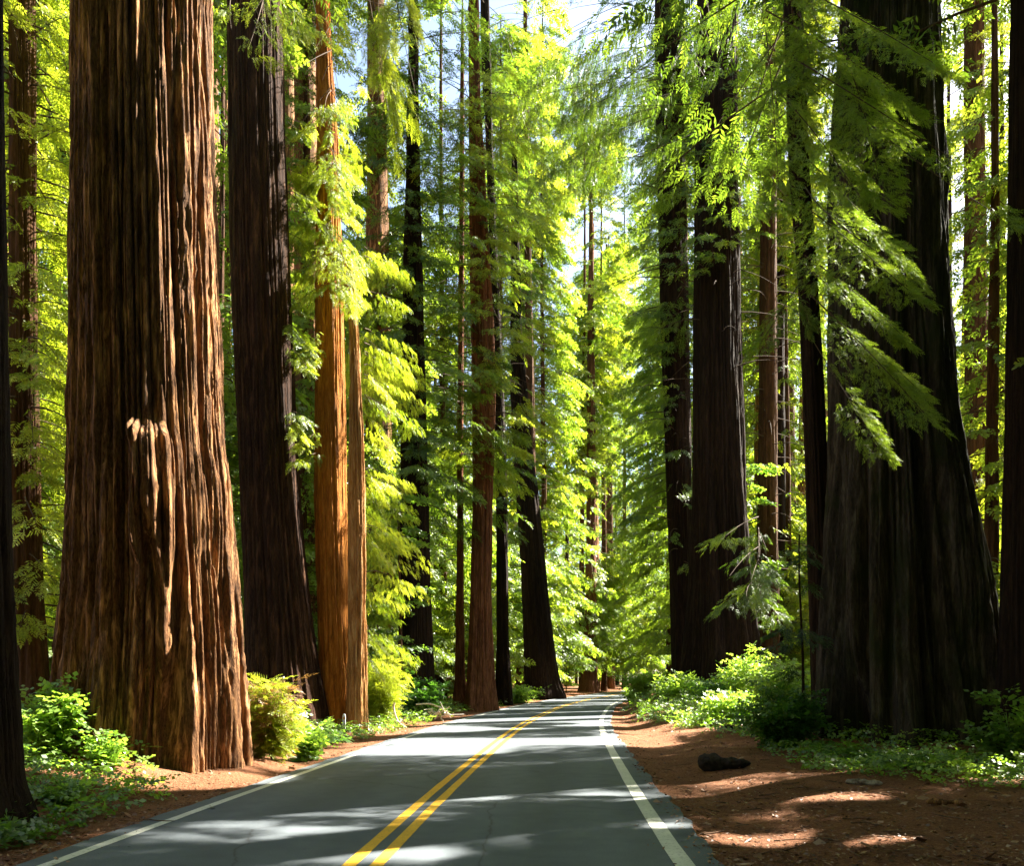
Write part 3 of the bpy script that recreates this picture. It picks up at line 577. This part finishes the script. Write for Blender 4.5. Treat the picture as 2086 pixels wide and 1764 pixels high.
def proto_under(i, H, R, lmat):
    rng = np.random.default_rng(400 + i); c_ = MB(); a = MB()
    pts = np.array([[.15 * math.sin(t * 4 + i) * t, .1 * math.cos(t * 3) * t, t * H] for t in np.linspace(0, 1, 9)]); tube(a, pts, np.linspace(R, .02, 9), 8, 0)
    for k in range(42):
        t = rng.uniform(.15, 1); p = np.array([np.interp(t * H, pts[:, 2], pts[:, 0]), np.interp(t * H, pts[:, 2], pts[:, 1]), t * H])
        limb(c_, rng, p, rng.random() * 6.28, rng.uniform(.8, 2.6) * (1.15 - t * .6), el=.35, sag=.35, dens=16, fl=.62, tpls=TP_BROAD, wid=.45, hang=.3, tb=.6, cull=False)
    return a.mesh('trunk', [M_BARK_MID]), c_.mesh('crown', [lmat, M_TWIG])
UND = [proto_under(0, 9, .09, M_BROAD), proto_under(1, 13, .13, M_BROAD), proto_under(2, 7, .07, M_NEEDLE_SUN)]
clear_keep = _ck
def culled(me, o, sc, rot):
    """the same crown with foliage cut away along the sun rays"""
    n = len(me.vertices); q = len(me.polygons); v = np.empty(n * 3, np.float32); me.vertices.foreach_get('co', v); v = v.reshape(-1, 3)
    li = np.empty(q * 4, np.int32); me.loops.foreach_get('vertex_index', li); li = li.reshape(-1, 4)
    mi = np.empty(q, np.int32); me.polygons.foreach_get('material_index', mi); tn = np.empty(n, np.float32); me.attributes['tint'].data.foreach_get('value', tn)
    c = v[li].mean(1) * np.array(sc); ca, sa = math.cos(rot), math.sin(rot)
    w = np.stack([c[:, 0] * ca - c[:, 1] * sa, c[:, 0] * sa + c[:, 1] * ca, c[:, 2]], 1) + np.array(o)
    k = sun_keep(w)
    if k.all(): return me
    li = li[k]; mb = MB(); mb.V = [v[li].reshape(-1, 3)]; mb.Q = [np.arange(li.size).reshape(-1, 4)]; mb.M = [mi[k]]; mb.T = [tn[li].ravel()]; mb.sm = [np.zeros(len(li), bool)]
    return mb.mesh('crown', list(me.materials))
def put(pr, name, x, y, sc, rot, label, cat, group, zsc=1.0, cull=True):
    z = float(gz(x, y)) - .1
    root = empty(name, (x, y, z), label, cat, group); root.rotation_euler.z = rot; root.scale = (sc, sc, sc * zsc)
    for me, nm in zip(pr, ('trunk', 'crown')):
        if nm == 'crown' and cull: me = culled(me, (x, y, z), (sc, sc, sc * zsc), rot)
        link(D.objects.new(nm, me), root)
    TREES.append((x, y)); return root
rng = np.random.default_rng(11); n_bg = 0; tries = 0; occ = [t for t in TREES]
while n_bg < 140 and tries < 20000:
    tries += 1; Y = 30 + 190 * rng.random() ** 1.15; px = rng.uniform(-160, 2250); x = wx(px, Y); d = float(lat(x, Y))
    if abs(d) < 5.5 + Y * .02: continue
    if Y < 60 and d > 0: continue
    if Y < 42 and px > 500: continue
    if min(math.hypot(x - a, Y - b_) for a, b_ in occ) < 4.2 + Y * .035: continue
    k = int(rng.choice([0, 1, 2, 3], p=[.3, .25, .25, .2])); far = Y > 110
    side = 'left' if d < 0 else 'right'
    lb = {0: 'tall pale green conifer in the deep forest %s of the road', 1: 'thick reddish conifer deep in the forest %s of the road',
          2: 'slim dark trunked conifer deep in the forest %s of the road', 3: 'small young conifer deep in the forest %s of the road'}[k] % side
    put(PROT[k], 'conifer_tree', x, Y, rng.uniform(.85, 1.15), rng.random() * 6.28, lb, 'tree', 'conifers in the deep forest %s of the road, kind %s' % (side, 'abcd'[k]) if False else ('tall', 'thick', 'slim', 'young')[k] + ' conifers deep in the forest %s of the road' % side)
    occ.append((x, Y)); n_bg += 1
# right hand forest behind the near right trees (their crowns also shade the road), plus unseen ones added to shade the shoulder
for i, (x, y, k, s) in enumerate(((21, 28.5, 0, .8), (30, 45.5, 1, .8), (15, 12.5, 0, .75), (21, 17, 2, .9), (13, 5, 2, .8), (18, 14.5, 4, .6), (24, 20.5, 4, .7), (19, 8, 4, .6), (19, 56, 2, 1.0), (27, 60, 0, .95), (36, 55, 1, 1), (34, 70, 0, 1), (17, 28, 3, .8), (25, 52, 3, 1.1), (40, 40, 0, 1), (20, 70, 1, .9))):
    put(PROT[k], 'conifer_tree', x, y, s, i * 1.3, ('tall pale green conifer behind the enormous buttressed redwood, some of these added unseen for shade', 'thick reddish conifer behind the enormous buttressed redwood', 'slim dark trunked conifer behind the enormous buttressed redwood, some of these added unseen for shade', 'small young conifer behind the enormous buttressed redwood', 'broad leafy conifer added out of view to shade the right shoulder')[k], 'tree', ('tall', 'thick', 'slim', 'young', 'broad')[k] + ' conifers behind the enormous buttressed redwood')
n_u = 0; tries = 0; occ2 = list(TREES)
while n_u < 80 and tries < 20000:
    tries += 1; Y = 37 + 110 * rng.random() ** 1.3; px = rng.uniform(-60, 2150); x = wx(px, Y); d = float(lat(x, Y))
    if -6.5 < d < 6.5 + (3 if Y < 60 else 0): continue
    if min(math.hypot(x - a, Y - b_) for a, b_ in occ2) < 2.2: continue
    k = int(rng.integers(0, 3)); side = 'left' if d < 0 else 'right'
    put(UND[k], 'understory_tree', x, Y, rng.uniform(.8, 1.3), rng.random() * 6.28, ('short slender leafy understory tree %s of the road', 'taller slender leafy understory tree %s of the road', 'low fresh green understory tree %s of the road')[k] % side,
        'tree', ('short', 'taller', 'low')[k] + ' understory trees %s of the road' % side)
    occ2.append((x, Y)); n_u += 1
rng = np.random.default_rng(23)  # unseen conifers added behind the camera to block sky light
for i in range(34):
    sg = 1 if i % 2 else -1; y = 5 - 1.5 * i + rng.normal(0, 1); x = sg * ((7.5 if y > -28 else 1) + rng.random() * 11) - 2; kb_ = (0, 4, 1, 4, 2, 4)[i % 6]
    put(PROT[kb_], 'conifer_tree', x, y, (.8 if kb_ < 4 else .55) + .2 * rng.random(), i, ('tall pale green conifer', 'thick reddish conifer', 'slim dark trunked conifer', '', 'broad leafy conifer')[kb_] + ' added behind the viewpoint to block sky light', 'tree', ('tall', 'thick', 'slim', '', 'broad')[kb_] + ' conifers added behind the viewpoint to block sky light', cull=False)
for (px, Y, k, s_, lb) in ((1106, 95, 4, .95, 'full leafy conifer straight behind the black leaning redwood'), (1228, 118, 4, 1.0, 'broad glowing conifer behind the red brown redwood beyond the bend'),
        (1272, 150, 4, 1.1, 'broad glowing conifer over the point where the road vanishes'), (1318, 185, 4, 1.2, 'farthest tall conifer closing the view over the road'),
        (1385, 78, 4, .85, 'dense conifer on the right bank beyond the dark roadside pair'), (1362, 108, 4, 1.0, 'dense conifer behind the one beyond the dark roadside pair'), (1235, 172, 1, 1.2, 'thick reddish conifer standing far beyond the bend'), (1188, 112, 4, 1.0, 'tall leafy conifer behind the red brown redwood, left of it'),
        (1020, 86, 4, .85, 'full leafy conifer behind the reddish fluted redwood'), (900, 62, 4, .75, 'full leafy conifer between the dark twiggy redwood and the reddish fluted one'), (35, 36, 4, .5, 'full leafy conifer behind the brown redwood at the far left'), (118, 44, 4, .6, 'leafy conifer in the gap left of the massive near redwood'), (1600, 58, 4, .7, 'leafy conifer in the gap behind the thin leaning redwood'), (450, 44, 4, .6, 'leafy conifer behind the gap between the two big left redwoods'), (620, 40, 4, .55, 'leafy conifer behind the gap left of the bright orange redwood'), (770, 52, 4, .7, 'full leafy conifer behind the bright orange redwood')):
    put(PROT[k], 'conifer_tree', wx(px, Y), Y, s_, px * .1, lb, 'tree', None)
# the far wood that closes the view
rng = np.random.default_rng(5); mb = MB(); N = 75000
Yf = rng.uniform(215, 260, N); pxf = rng.uniform(-250, 2350, N); Xf = (pxf - CX) / F * Yf; Hm = 60 + 26 * fbm(Xf * .05, Yf * .02, 3, 2)
Zf = rng.random(N) ** .9 * Hm; kf = (fbm(Xf * .12, Zf * .06, 3, 4) > .30)
Pf = np.stack([Xf, Yf, Zf], 1)[kf]; Df = rng.normal(0, 1, (len(Pf), 3)); Df[:, 2] = -np.abs(Df[:, 2]) * .5
place(mb, rng, Pf, Df, rng.uniform(1.8, 3.0, len(Pf)), TP_FAR, np.clip(fbm(Pf[:, 0] * .1, Pf[:, 2] * .1, 2, 6) + .2, 0, 1))
tag(mb.obj('far_forest', [M_NEEDLE]), 'pale mass of distant forest closing the view', 'forest', kind='stuff')

# ------------------------------------------------------------------ shrubs, ferns, ground cover
def shrub(name, label, px, py, Y, w, h, lmat, n=900, fl=.28, tpls=TP_BROAD, tb=.6, group=None, seed=0, dead=0, x=None, cat='shrub'):
    rng = np.random.default_rng(700 + seed); x = wx(px, Y) if x is None else x; z = float(gz(x, Y)); o = (x, Y, z)
    root = empty(name, o, label, cat, group); st = MB(); fo = MB()
    for k in range(max(5, int(n / 90))):
        a = rng.random() * 6.28; rr = w * .5 * math.sqrt(rng.random()); hh = h * rng.uniform(.55, 1.0) * (1 - .35 * (rr / (w * .5)) ** 2)
        t = np.linspace(0, 1, 6); p = np.stack([x + math.cos(a) * rr * t ** 1.3, Y + math.sin(a) * rr * t ** 1.3, z - .05 + hh * t], 1); p[:, :2] += rng.normal(0, .03, (6, 2)) * t[:, None]
        tube(st, p, np.linspace(.012, .004, 6), 4, 0)
        m_ = int(n / max(5, int(n / 90))); s = rng.uniform(.2, 1.05, m_); C = np.stack([np.interp(s, t, p[:, i]) for i in range(3)], 1)
        th = rng.random(m_) * 6.28; Dr = np.stack([np.cos(th), np.sin(th), rng.uniform(-.5, .6, m_)], 1); C = C + Dr * (rng.random(m_) * w * .14)[:, None]
        isd = (rng.random() < dead)
        place(fo, rng, C, Dr, fl * rng.uniform(.6, 1.3, m_), tpls, np.clip(tb + rng.normal(0, .15) + .25 * (s - .6), 0, 1), 1 if isd else 0)
    st.obj('stems', [M_TWIG], root, o); fo.obj('foliage', [lmat, M_BROWN_LEAF], root, o); return root
shrub('shrub', 'tall feathery sunlit bush with some brown twigs between the massive redwood and the road', 555, 0, 16.2, 1.25, 1.9, M_NEEDLE_SUN, 1500, .34, TP_FINE, .75, seed=1, dead=.22)
shrub('shrub', 'low leafy bush at the foot of the tall feathery sunlit bush', 620, 0, 17.5, .9, .8, M_BROAD, 500, .26, tb=.6, seed=2)
shrub('shrub', 'small leafy maple shoot against the dark trunk behind the feathery bush', 622, 0, 19.5, .8, 1.5, M_BROAD, 160, .34, tb=.5, seed=3)
shrub('shrub', 'green bush in shade at the left foot of the enormous buttressed redwood', 1590, 0, 18.6, 1.7, 1.7, M_FERN, 2200, .26, tb=.45, seed=4)
shrub('shrub', 'bright leafy bush lit behind the thin dark sapling', 1610, 0, 24, 2.6, 2.3, M_BROAD, 2600, .28, tb=.75, seed=5)
shrub('shrub', 'rounded dark green bush before the stout fluted redwood', 1475, 0, 33, 2.6, 2.3, M_FERN, 1800, .34, tb=.4, seed=6)
shrub('shrub', 'wide low bush spilling down the right bank toward the brown shoulder', 1500, 0, 27, 2.6, 1.1, M_BROAD, 1800, .28, tb=.8, seed=7)
shrub('shrub', 'yellow green bush on the bank at the inside of the bend', 1325, 0, 47, 3.2, 1.2, M_BROAD, 1600, .42, tb=.85, seed=8)
shrub('shrub', 'small bush nearest the asphalt on the bank at the bend', 1298, 0, 56, 2.6, 1.0, M_BROAD, 900, .45, tb=.8, seed=9)
shrub('shrub', 'pale leafed bush between the massive left redwood and the cropped left trunk', 92, 0, 12.6, 1.2, 1.4, M_BROAD, 900, .24, tb=.75, seed=10)
shrub('shrub', 'broad leafed bush at the far right beside the cropped right trunk', 2075, 0, 15.0, 1.4, 1.7, M_BROAD, 500, .30, tb=.55, seed=11)
shrub('shrub', 'dark bush under the dark twiggy redwood on the left', 850, 0, 38, 2.6, 2.2, M_FERN, 1200, .4, tb=.4, seed=12)
shrub('shrub', 'bush filling the gap between reddish fluted redwood and leaning black one', 1052, 0, 60, 3.6, 1.8, M_BROAD, 1100, .5, tb=.8, seed=13)
shrub('shrub', 'bright bush right behind the orange redwood', 775, 0, 31, 2.0, 3.4, M_NEEDLE_SUN, 1500, .45, TP_FINE, .8, seed=14)
shrub('shrub', 'small leafy sprig before the shaded foot of the massive left redwood', 215, 0, 12.5, .7, .75, M_BROAD, 160, .22, tb=.6, seed=21)
shrub('shrub', 'low leafy tuft touching the cropped left trunk', 120, 0, 10.6, .8, .5, M_BROAD, 260, .18, tb=.7, seed=22)
shrub('shrub', 'low dark leafy tuft at the front foot of the enormous buttressed redwood', 1760, 0, 16.0, 1.6, .5, M_BROAD, 500, .18, tb=.45, seed=23)
shrub('shrub', 'tall bright bush between the stout fluted redwood and the thin sapling', 1535, 0, 29.5, 2.4, 2.9, M_BROAD, 2200, .28, tb=.85, seed=24)
shrub('shrub', 'low bright bush at the front foot of the narrower dark redwood of the pair', 1400, 0, 40, 3.0, 1.5, M_BROAD, 1500, .34, tb=.85, seed=25)
# thin dark sapling
rng = np.random.default_rng(61); o = (wx(1632, 18.6), 18.6, 0.); root = empty('sapling', o, 'thin dark bare stemmed sapling left of the enormous buttressed redwood', 'tree')
mb = MB(); zz = np.linspace(-.1, 5.2, 12); tube(mb, np.stack([o[0] + .05 * np.sin(zz), np.full(12, 18.6), zz], 1), np.linspace(.045, .015, 12), 7); mb.obj('trunk', [M_BARK_DARK], root, o)
mb = MB()
for k in range(10): limb(mb, rng, np.array([o[0], 18.6, rng.uniform(1.6, 5.1)]), rng.random() * 6.28, rng.uniform(.5, 1.2), dens=18, fl=.34, tpls=TP_FINE, hang=.3, tb=.4, cull=False, wood=.008)
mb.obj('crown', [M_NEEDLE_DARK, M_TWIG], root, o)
# ferns
def fern_mesh(i):
    rng = np.random.default_rng(800 + i); mb = MB()
    for k in range(11):
        az = k * .571 * 2 + rng.normal(0, .2); L_ = rng.uniform(.55, .85); t = np.linspace(.08, 1, 17); h = np.array([math.cos(az), math.sin(az), 0])
        C = h[None] * (L_ * t * .85)[:, None] + np.array([0, 0, 1.])[None] * (L_ * (.95 * t - .85 * t * t))[:, None]
        sd_ = np.array([-h[1], h[0], 0]); tn = h[None] * .85 + np.array([0, 0, 1.])[None] * (.95 - 1.7 * t)[:, None]; tn /= np.linalg.norm(tn, axis=1)[:, None]
        w = .16 * L_ * np.sin(np.clip(t * 1.02, 0, 1) * np.pi * .9 + .25) + .015
        for sg in (-1, 1):
            dr = sd_[None] * sg + tn * .35 - np.array([[0, 0, .25]]); tip = C + dr * w[:, None]; mid = C + dr * (w * .45)[:, None]; q_ = tn * .016
            mb.add(np.stack([C - q_ * .5, mid + q_, tip, mid - q_], 1), np.arange(len(t) * 4).reshape(-1, 4), 0, np.clip(.5 + rng.normal(0, .2), 0, 1))
        tube(mb, C[::4], .006, 3, 0)
    return mb.mesh('fern', [M_FERN])
FERN = [fern_mesh(i) for i in range(3)]
rng = np.random.default_rng(77); nf = 0; tries = 0
while nf < 170 and tries < 9000:
    tries += 1; Y = 9.5 + 55 * rng.random() ** 1.5; px = rng.uniform(0, 2086); x = wx(px, Y); d = float(lat(x, Y))
    if d > 0 and (d < 7.2 or Y < 12.5): continue
    if d < 0 and (d > -4.4 or (Y < 20 and -6.5 < x)): continue
    if min(math.hypot(x - a, Y - b_) for a, b_ in TREES) < 1.6 and Y < 60: continue
    zone = ('beneath the massive left redwood' if Y < 24 else 'on the left forest floor') if d < 0 else ('around the enormous right redwood' if Y < 26 else 'on the right bank')
    o = D.objects.new('fern', FERN[nf % 3]); o.location = (x, Y, float(gz(x, Y))); o.rotation_euler.z = rng.random() * 6.28; s = rng.uniform(.8, 1.5); o.scale = (s, s, s * rng.uniform(.8, 1.1)); link(o)
    tag(o, 'low arching green fern growing ' + zone, 'fern', 'ferns growing ' + zone); nf += 1
# ground cover: sorrel-like leaves
def cover(name, label, N, seed, sel, mat, hmax, sz, ymin, ymax, pw=1.8):
    rng = np.random.default_rng(seed); Y = ymin + (ymax - ymin) * rng.random(N) ** pw; px = rng.uniform(-40, 2130, N); X = (px - CX) / F * Y
    d = lat(X, Y); k = sel(X, Y, d); X, Y = X[k], Y[k]; n = len(X); h = rng.random(n) * hmax * (.4 + 1.2 * fbm(X * .9, Y * .9, 2, seed))
    P = np.stack([X, Y, gz(X, Y) + h + .02], 1); th = rng.random(n) * 6.28; Dr = np.stack([np.cos(th), np.sin(th), rng.uniform(-.5, .4, n)], 1)
    mb = MB(); place(mb, rng, P, Dr, sz * rng.uniform(.6, 1.4, n) * (1 + Y * .02), TP_BROAD, np.clip(fbm(X * .7, Y * .7, 2, seed + 3) + rng.normal(0, .12, n), 0, 1), 0, .5)
    return tag(mb.obj(name, [mat]), label, name.replace('_', ' '), kind='stuff')
def selL(X, Y, d):
    edge = -3.75 - 1.0 * fbm(X * .3, Y * .35, 2, 3) - 1.9 * sm(19, 15, Y); nn = fbm(X * .5, Y * .5, 3, 12)
    near = (Y < 13.2) & (d < -3.7 - .6 * fbm(Y * .9, Y * 0, 2, 5) - .9 * sm(11.8, 13.2, Y))
    return ((d < edge) & (nn > .28)) | near
def selR(X, Y, d):
    edge = 5.6 + 1.5 * fbm(X * .4, Y * .4, 2, 7) + 3.5 * sm(15, 10.5, Y) - 2.0 * sm(26, 36, Y); return (d > edge) & (fbm(X * .5, Y * .5, 3, 15) > .25)
cover('ground_cover', 'low leafy green plants carpeting the left roadside', 42000, 31, selL, M_BROAD, .32, .16, 8.3, 80)
cover('ground_cover', 'low leafy green plants carpeting the right forest floor', 42000, 32, selR, M_BROAD, .32, .16, 11, 80)
def selB(X, Y, d): return (d > 4.3 + .8 * fbm(X * .4, Y * .4, 2, 7) + .8 * sm(32, 26, Y)) & (d < 18)
def selV(X, Y, d): return (d < -3.8 - .9 * fbm(X * .3, Y * .35, 2, 3)) & (d > -10)
cover('bank_plants', 'knee high bright leafy plants covering the right bank by the bend', 60000, 33, selB, M_BROAD, .55, .13, 26, 85)
cover('verge_plants', 'bright weeds along the left verge below the trunks', 60000, 34, selV, M_BROAD, .40, .12, 19, 80)
# leaf litter
rng = np.random.default_rng(90); N = 80000; Y = 6 + 34 * rng.random(N) ** 1.7; X = (rng.uniform(-60, 2150, N) - CX) / F * Y; d = lat(X, Y)
onroad = np.abs(d) < 3.25; k = (~onroad & (rng.random(N) < .9)) | (onroad & (np.abs(d) > 2.6) & (rng.random(N) < .03)); X, Y, d = X[k], Y[k], d[k]
Z = np.where(np.abs(d) < 3.45, .006, gz(X, Y)) + rng.random(len(X)) * .02; th = rng.random(len(X)) * 6.28
Dr = np.stack([np.cos(th), np.sin(th), rng.normal(0, .18, len(X))], 1)
one = [np.array([[0, 0, 0], [.5, w_, .05], [1, 0, 0], [.5, -w_, -.03]]) for w_ in (.05, .12, .3, .4)]
mb = MB(); place(mb, rng, np.stack([X, Y, Z], 1), Dr, rng.uniform(.015, .065, len(X)) * np.where(rng.random(len(X)) < .03, 3.0, 1), one, rng.random(len(X)), 0, .4)
tag(mb.obj('leaf_litter', [M_LITTER]), 'scattered brown needles, chips and dry leaves on the road shoulders', 'leaf litter', kind='stuff')

rng = np.random.default_rng(91); mb = MB()
for k in range(520):
    Y = 6.5 + 24 * rng.random() ** 1.6; x = wx(rng.uniform(-30, 2120), Y); d = float(lat(x, Y))
    if abs(d) < (3.5 if rng.random() < .96 else 2.4): continue
    if abs(d) > 8 and rng.random() < .5: continue
    a = rng.random() * 6.28; l = rng.uniform(.08, .5); t = np.linspace(-.5, .5, 5); c_ = rng.normal(0, .12) * l
    px_ = x + math.cos(a) * l * t - math.sin(a) * c_ * t * t * 4; py_ = Y + math.sin(a) * l * t + math.cos(a) * c_ * t * t * 4
    z_ = (gz(px_, py_) if abs(d) > 3.4 else np.full(5, .0)) + .008 + .01 * rng.random(5); tube(mb, np.stack([px_, py_, z_], 1), np.linspace(1, .5, 5) * rng.uniform(.004, .011), 5, 0)
tag(mb.obj('fallen_twigs', [simple('twig_litter', (.05, .028, .016), (.22, .13, .08), 9)]), 'small broken brown twigs strewn over the road shoulders', 'leaf litter', kind='stuff')

# ------------------------------------------------------------------ logs, dead branches, marker post
def log(name, label, px, py, Ln, r, ang, mat, seed, cat='log', zoff=0.):
    Y = F * CH / (py - HY); x = wx(px, Y); z = float(gz(x, Y)); rng = np.random.default_rng(seed); mb = MB()
    n, sd_ = 40, 26; t = np.linspace(-.5, .5, n); th = np.linspace(0, 2 * np.pi, sd_, endpoint=False); T, TH = np.meshgrid(t, th, indexing='ij')
    env = np.clip(1 - (np.abs(T) * 2) ** 4, .0, 1) ** .5 * (1 - .35 * (T + .5)); rr = r * env * (1 + .55 * (vn(TH / 6.283 * 5, T * 6, 5, seed) - .5) + .45 * (vn(TH / 6.283 * 13, T * 14, 13, seed + 1) - .5) + .6 * (vn(T * 4, T * 0, None, seed) - .5))
    bend = r * .5 * np.sin(T * 3 + seed); ca, sa = math.cos(ang), math.sin(ang); lx = T * Ln; ly = rr * np.cos(TH) + bend; lz = rr * np.sin(TH) * .85 + r * .6
    v = np.stack([x + lx * ca - ly * sa, Y + lx * sa + ly * ca, z + lz + zoff], -1); i = np.arange(n - 1)[:, None] * sd_; j = np.arange(sd_)[None]; k = (j + 1) % sd_
    mb.add(v, np.stack([i + j, i + k, i + sd_ + k, i + sd_ + j], -1), 0, .5, True); o = mb.obj(name, [mat], None, (x, Y, z)); o.location = (x, Y, z); tag(o, label, cat); return o
log('log', 'chunky black charred log lying on the brown right shoulder', 1475, 1570, .98, .21, -.12, M_CHAR, 3)
log('log', 'thin dark stick at the plant edge behind the black charred log', 1505, 1500, 1.2, .07, .1, M_CHAR, 5, 'stick')
log('log', 'dark stick under the shaded green bush, right of the thinner one', 1565, 1516, 1.1, .09, .25, M_CHAR, 6, 'stick')
log('log', 'pale grey weathered log piece at the edge of the right ground cover', 1760, 1606, .55, .07, -.5, M_LOG, 7)
log('log', 'short reddish brown log piece low on the right among leaves', 1920, 1648, .42, .06, -.1, M_BARK_RED, 8)
def twigs(name, label, px, py, Y, specs, r=.03, cat='branch'):
    x = wx(px, Y); z = float(gz(x, Y)); mb = MB()
    for sp in specs:
        p = np.array([[x + a, Y + b_, z + c_] for a, b_, c_ in sp]); t = np.linspace(0, len(p) - 1, len(p) * 4); pp = np.stack([np.interp(t, range(len(p)), p[:, i]) for i in range(3)], 1)
        for _ in range(2): pp[1:-1] = (pp[:-2] + pp[1:-1] + pp[2:]) / 3
        tube(mb, pp, np.linspace(r, r * .35, len(pp)), 7)
    o = mb.obj(name, [M_DEAD], None, (x, Y, z)); o.location = (x, Y, z); return tag(o, label, cat)
twigs('dead_branch', 'single curved white dead branch standing in the left roadside plants', 812, 0, 29, [[(-.15, 0, .95), (-.2, 0, .8), (-.12, 0, .45), (.02, 0, .2), (.3, 0, .02)], [(.02, 0, .2), (.15, .1, .3), (.25, .1, .42)]], .045)
rng = np.random.default_rng(12); sp = [[(-.9, 0, .75), (-.3, 0, .8), (.2, .1, .6), (.6, .2, .15)]]
for k in range(9):
    a = rng.uniform(-.5, .5); sp.append([(a, 0, rng.uniform(0, .5)), (a + rng.normal(0, .3), .1, rng.uniform(.2, .7)), (a + rng.normal(0, .5), rng.normal(0, .2), rng.uniform(.0, 1.0))])
twigs('dead_branch', 'tangle of bleached dead branches at the left road edge before the reddish trunk', 890, 0, 34, sp, .04)
rng = np.random.default_rng(14)
for k, (px, py, Y, dx) in enumerate(((845, 1290, 40, -1.1), (860, 1180, 40, -1.0))): pass
x, Y = wx(701, 24.2), 24.2; z = float(gz(x, Y)); root = empty('marker_post', (x, Y, z), 'short pale roadside marker post at the foot of the orange redwood', 'post')
mb = MB()
pr = np.array([[-.045, -.02], [.045, -.02], [.045, .02], [-.045, .02]]); hs = [-.1, .62, .68]; V = [[x + a * s, Y + b_ * s, z + h] for h, s in zip(hs, (1, 1, .55)) for a, b_ in pr]
Q = [[4 * l + i, 4 * l + (i + 1) % 4, 4 * l + 4 + (i + 1) % 4, 4 * l + 4 + i] for l in range(2) for i in range(4)] + [[8, 9, 10, 11]]
mb.add(V, Q); mb.obj('post', [simple('post_paint', (.5, .5, .46), (.68, .68, .64), 14)], root, (x, Y, z))
mb = MB(); q = .03; mb.add([[x - q, Y - .024, z + .5], [x + q, Y - .024, z + .5], [x + q, Y - .024, z + .58], [x - q, Y - .024, z + .58], [x - q, Y - .019, z + .5], [x + q, Y - .019, z + .5], [x + q, Y - .019, z + .58], [x - q, Y - .019, z + .58]],
    [[0, 1, 2, 3], [0, 4, 5, 1], [1, 5, 6, 2], [2, 6, 7, 3], [3, 7, 4, 0]]); mb.obj('reflector', [simple('reflector_amber', (.5, .25, .05), (.6, .3, .08), 30)], root, (x, Y, z))
print('quads', sum(len(m_.polygons) for m_ in D.meshes), 'objects', len(D.objects))
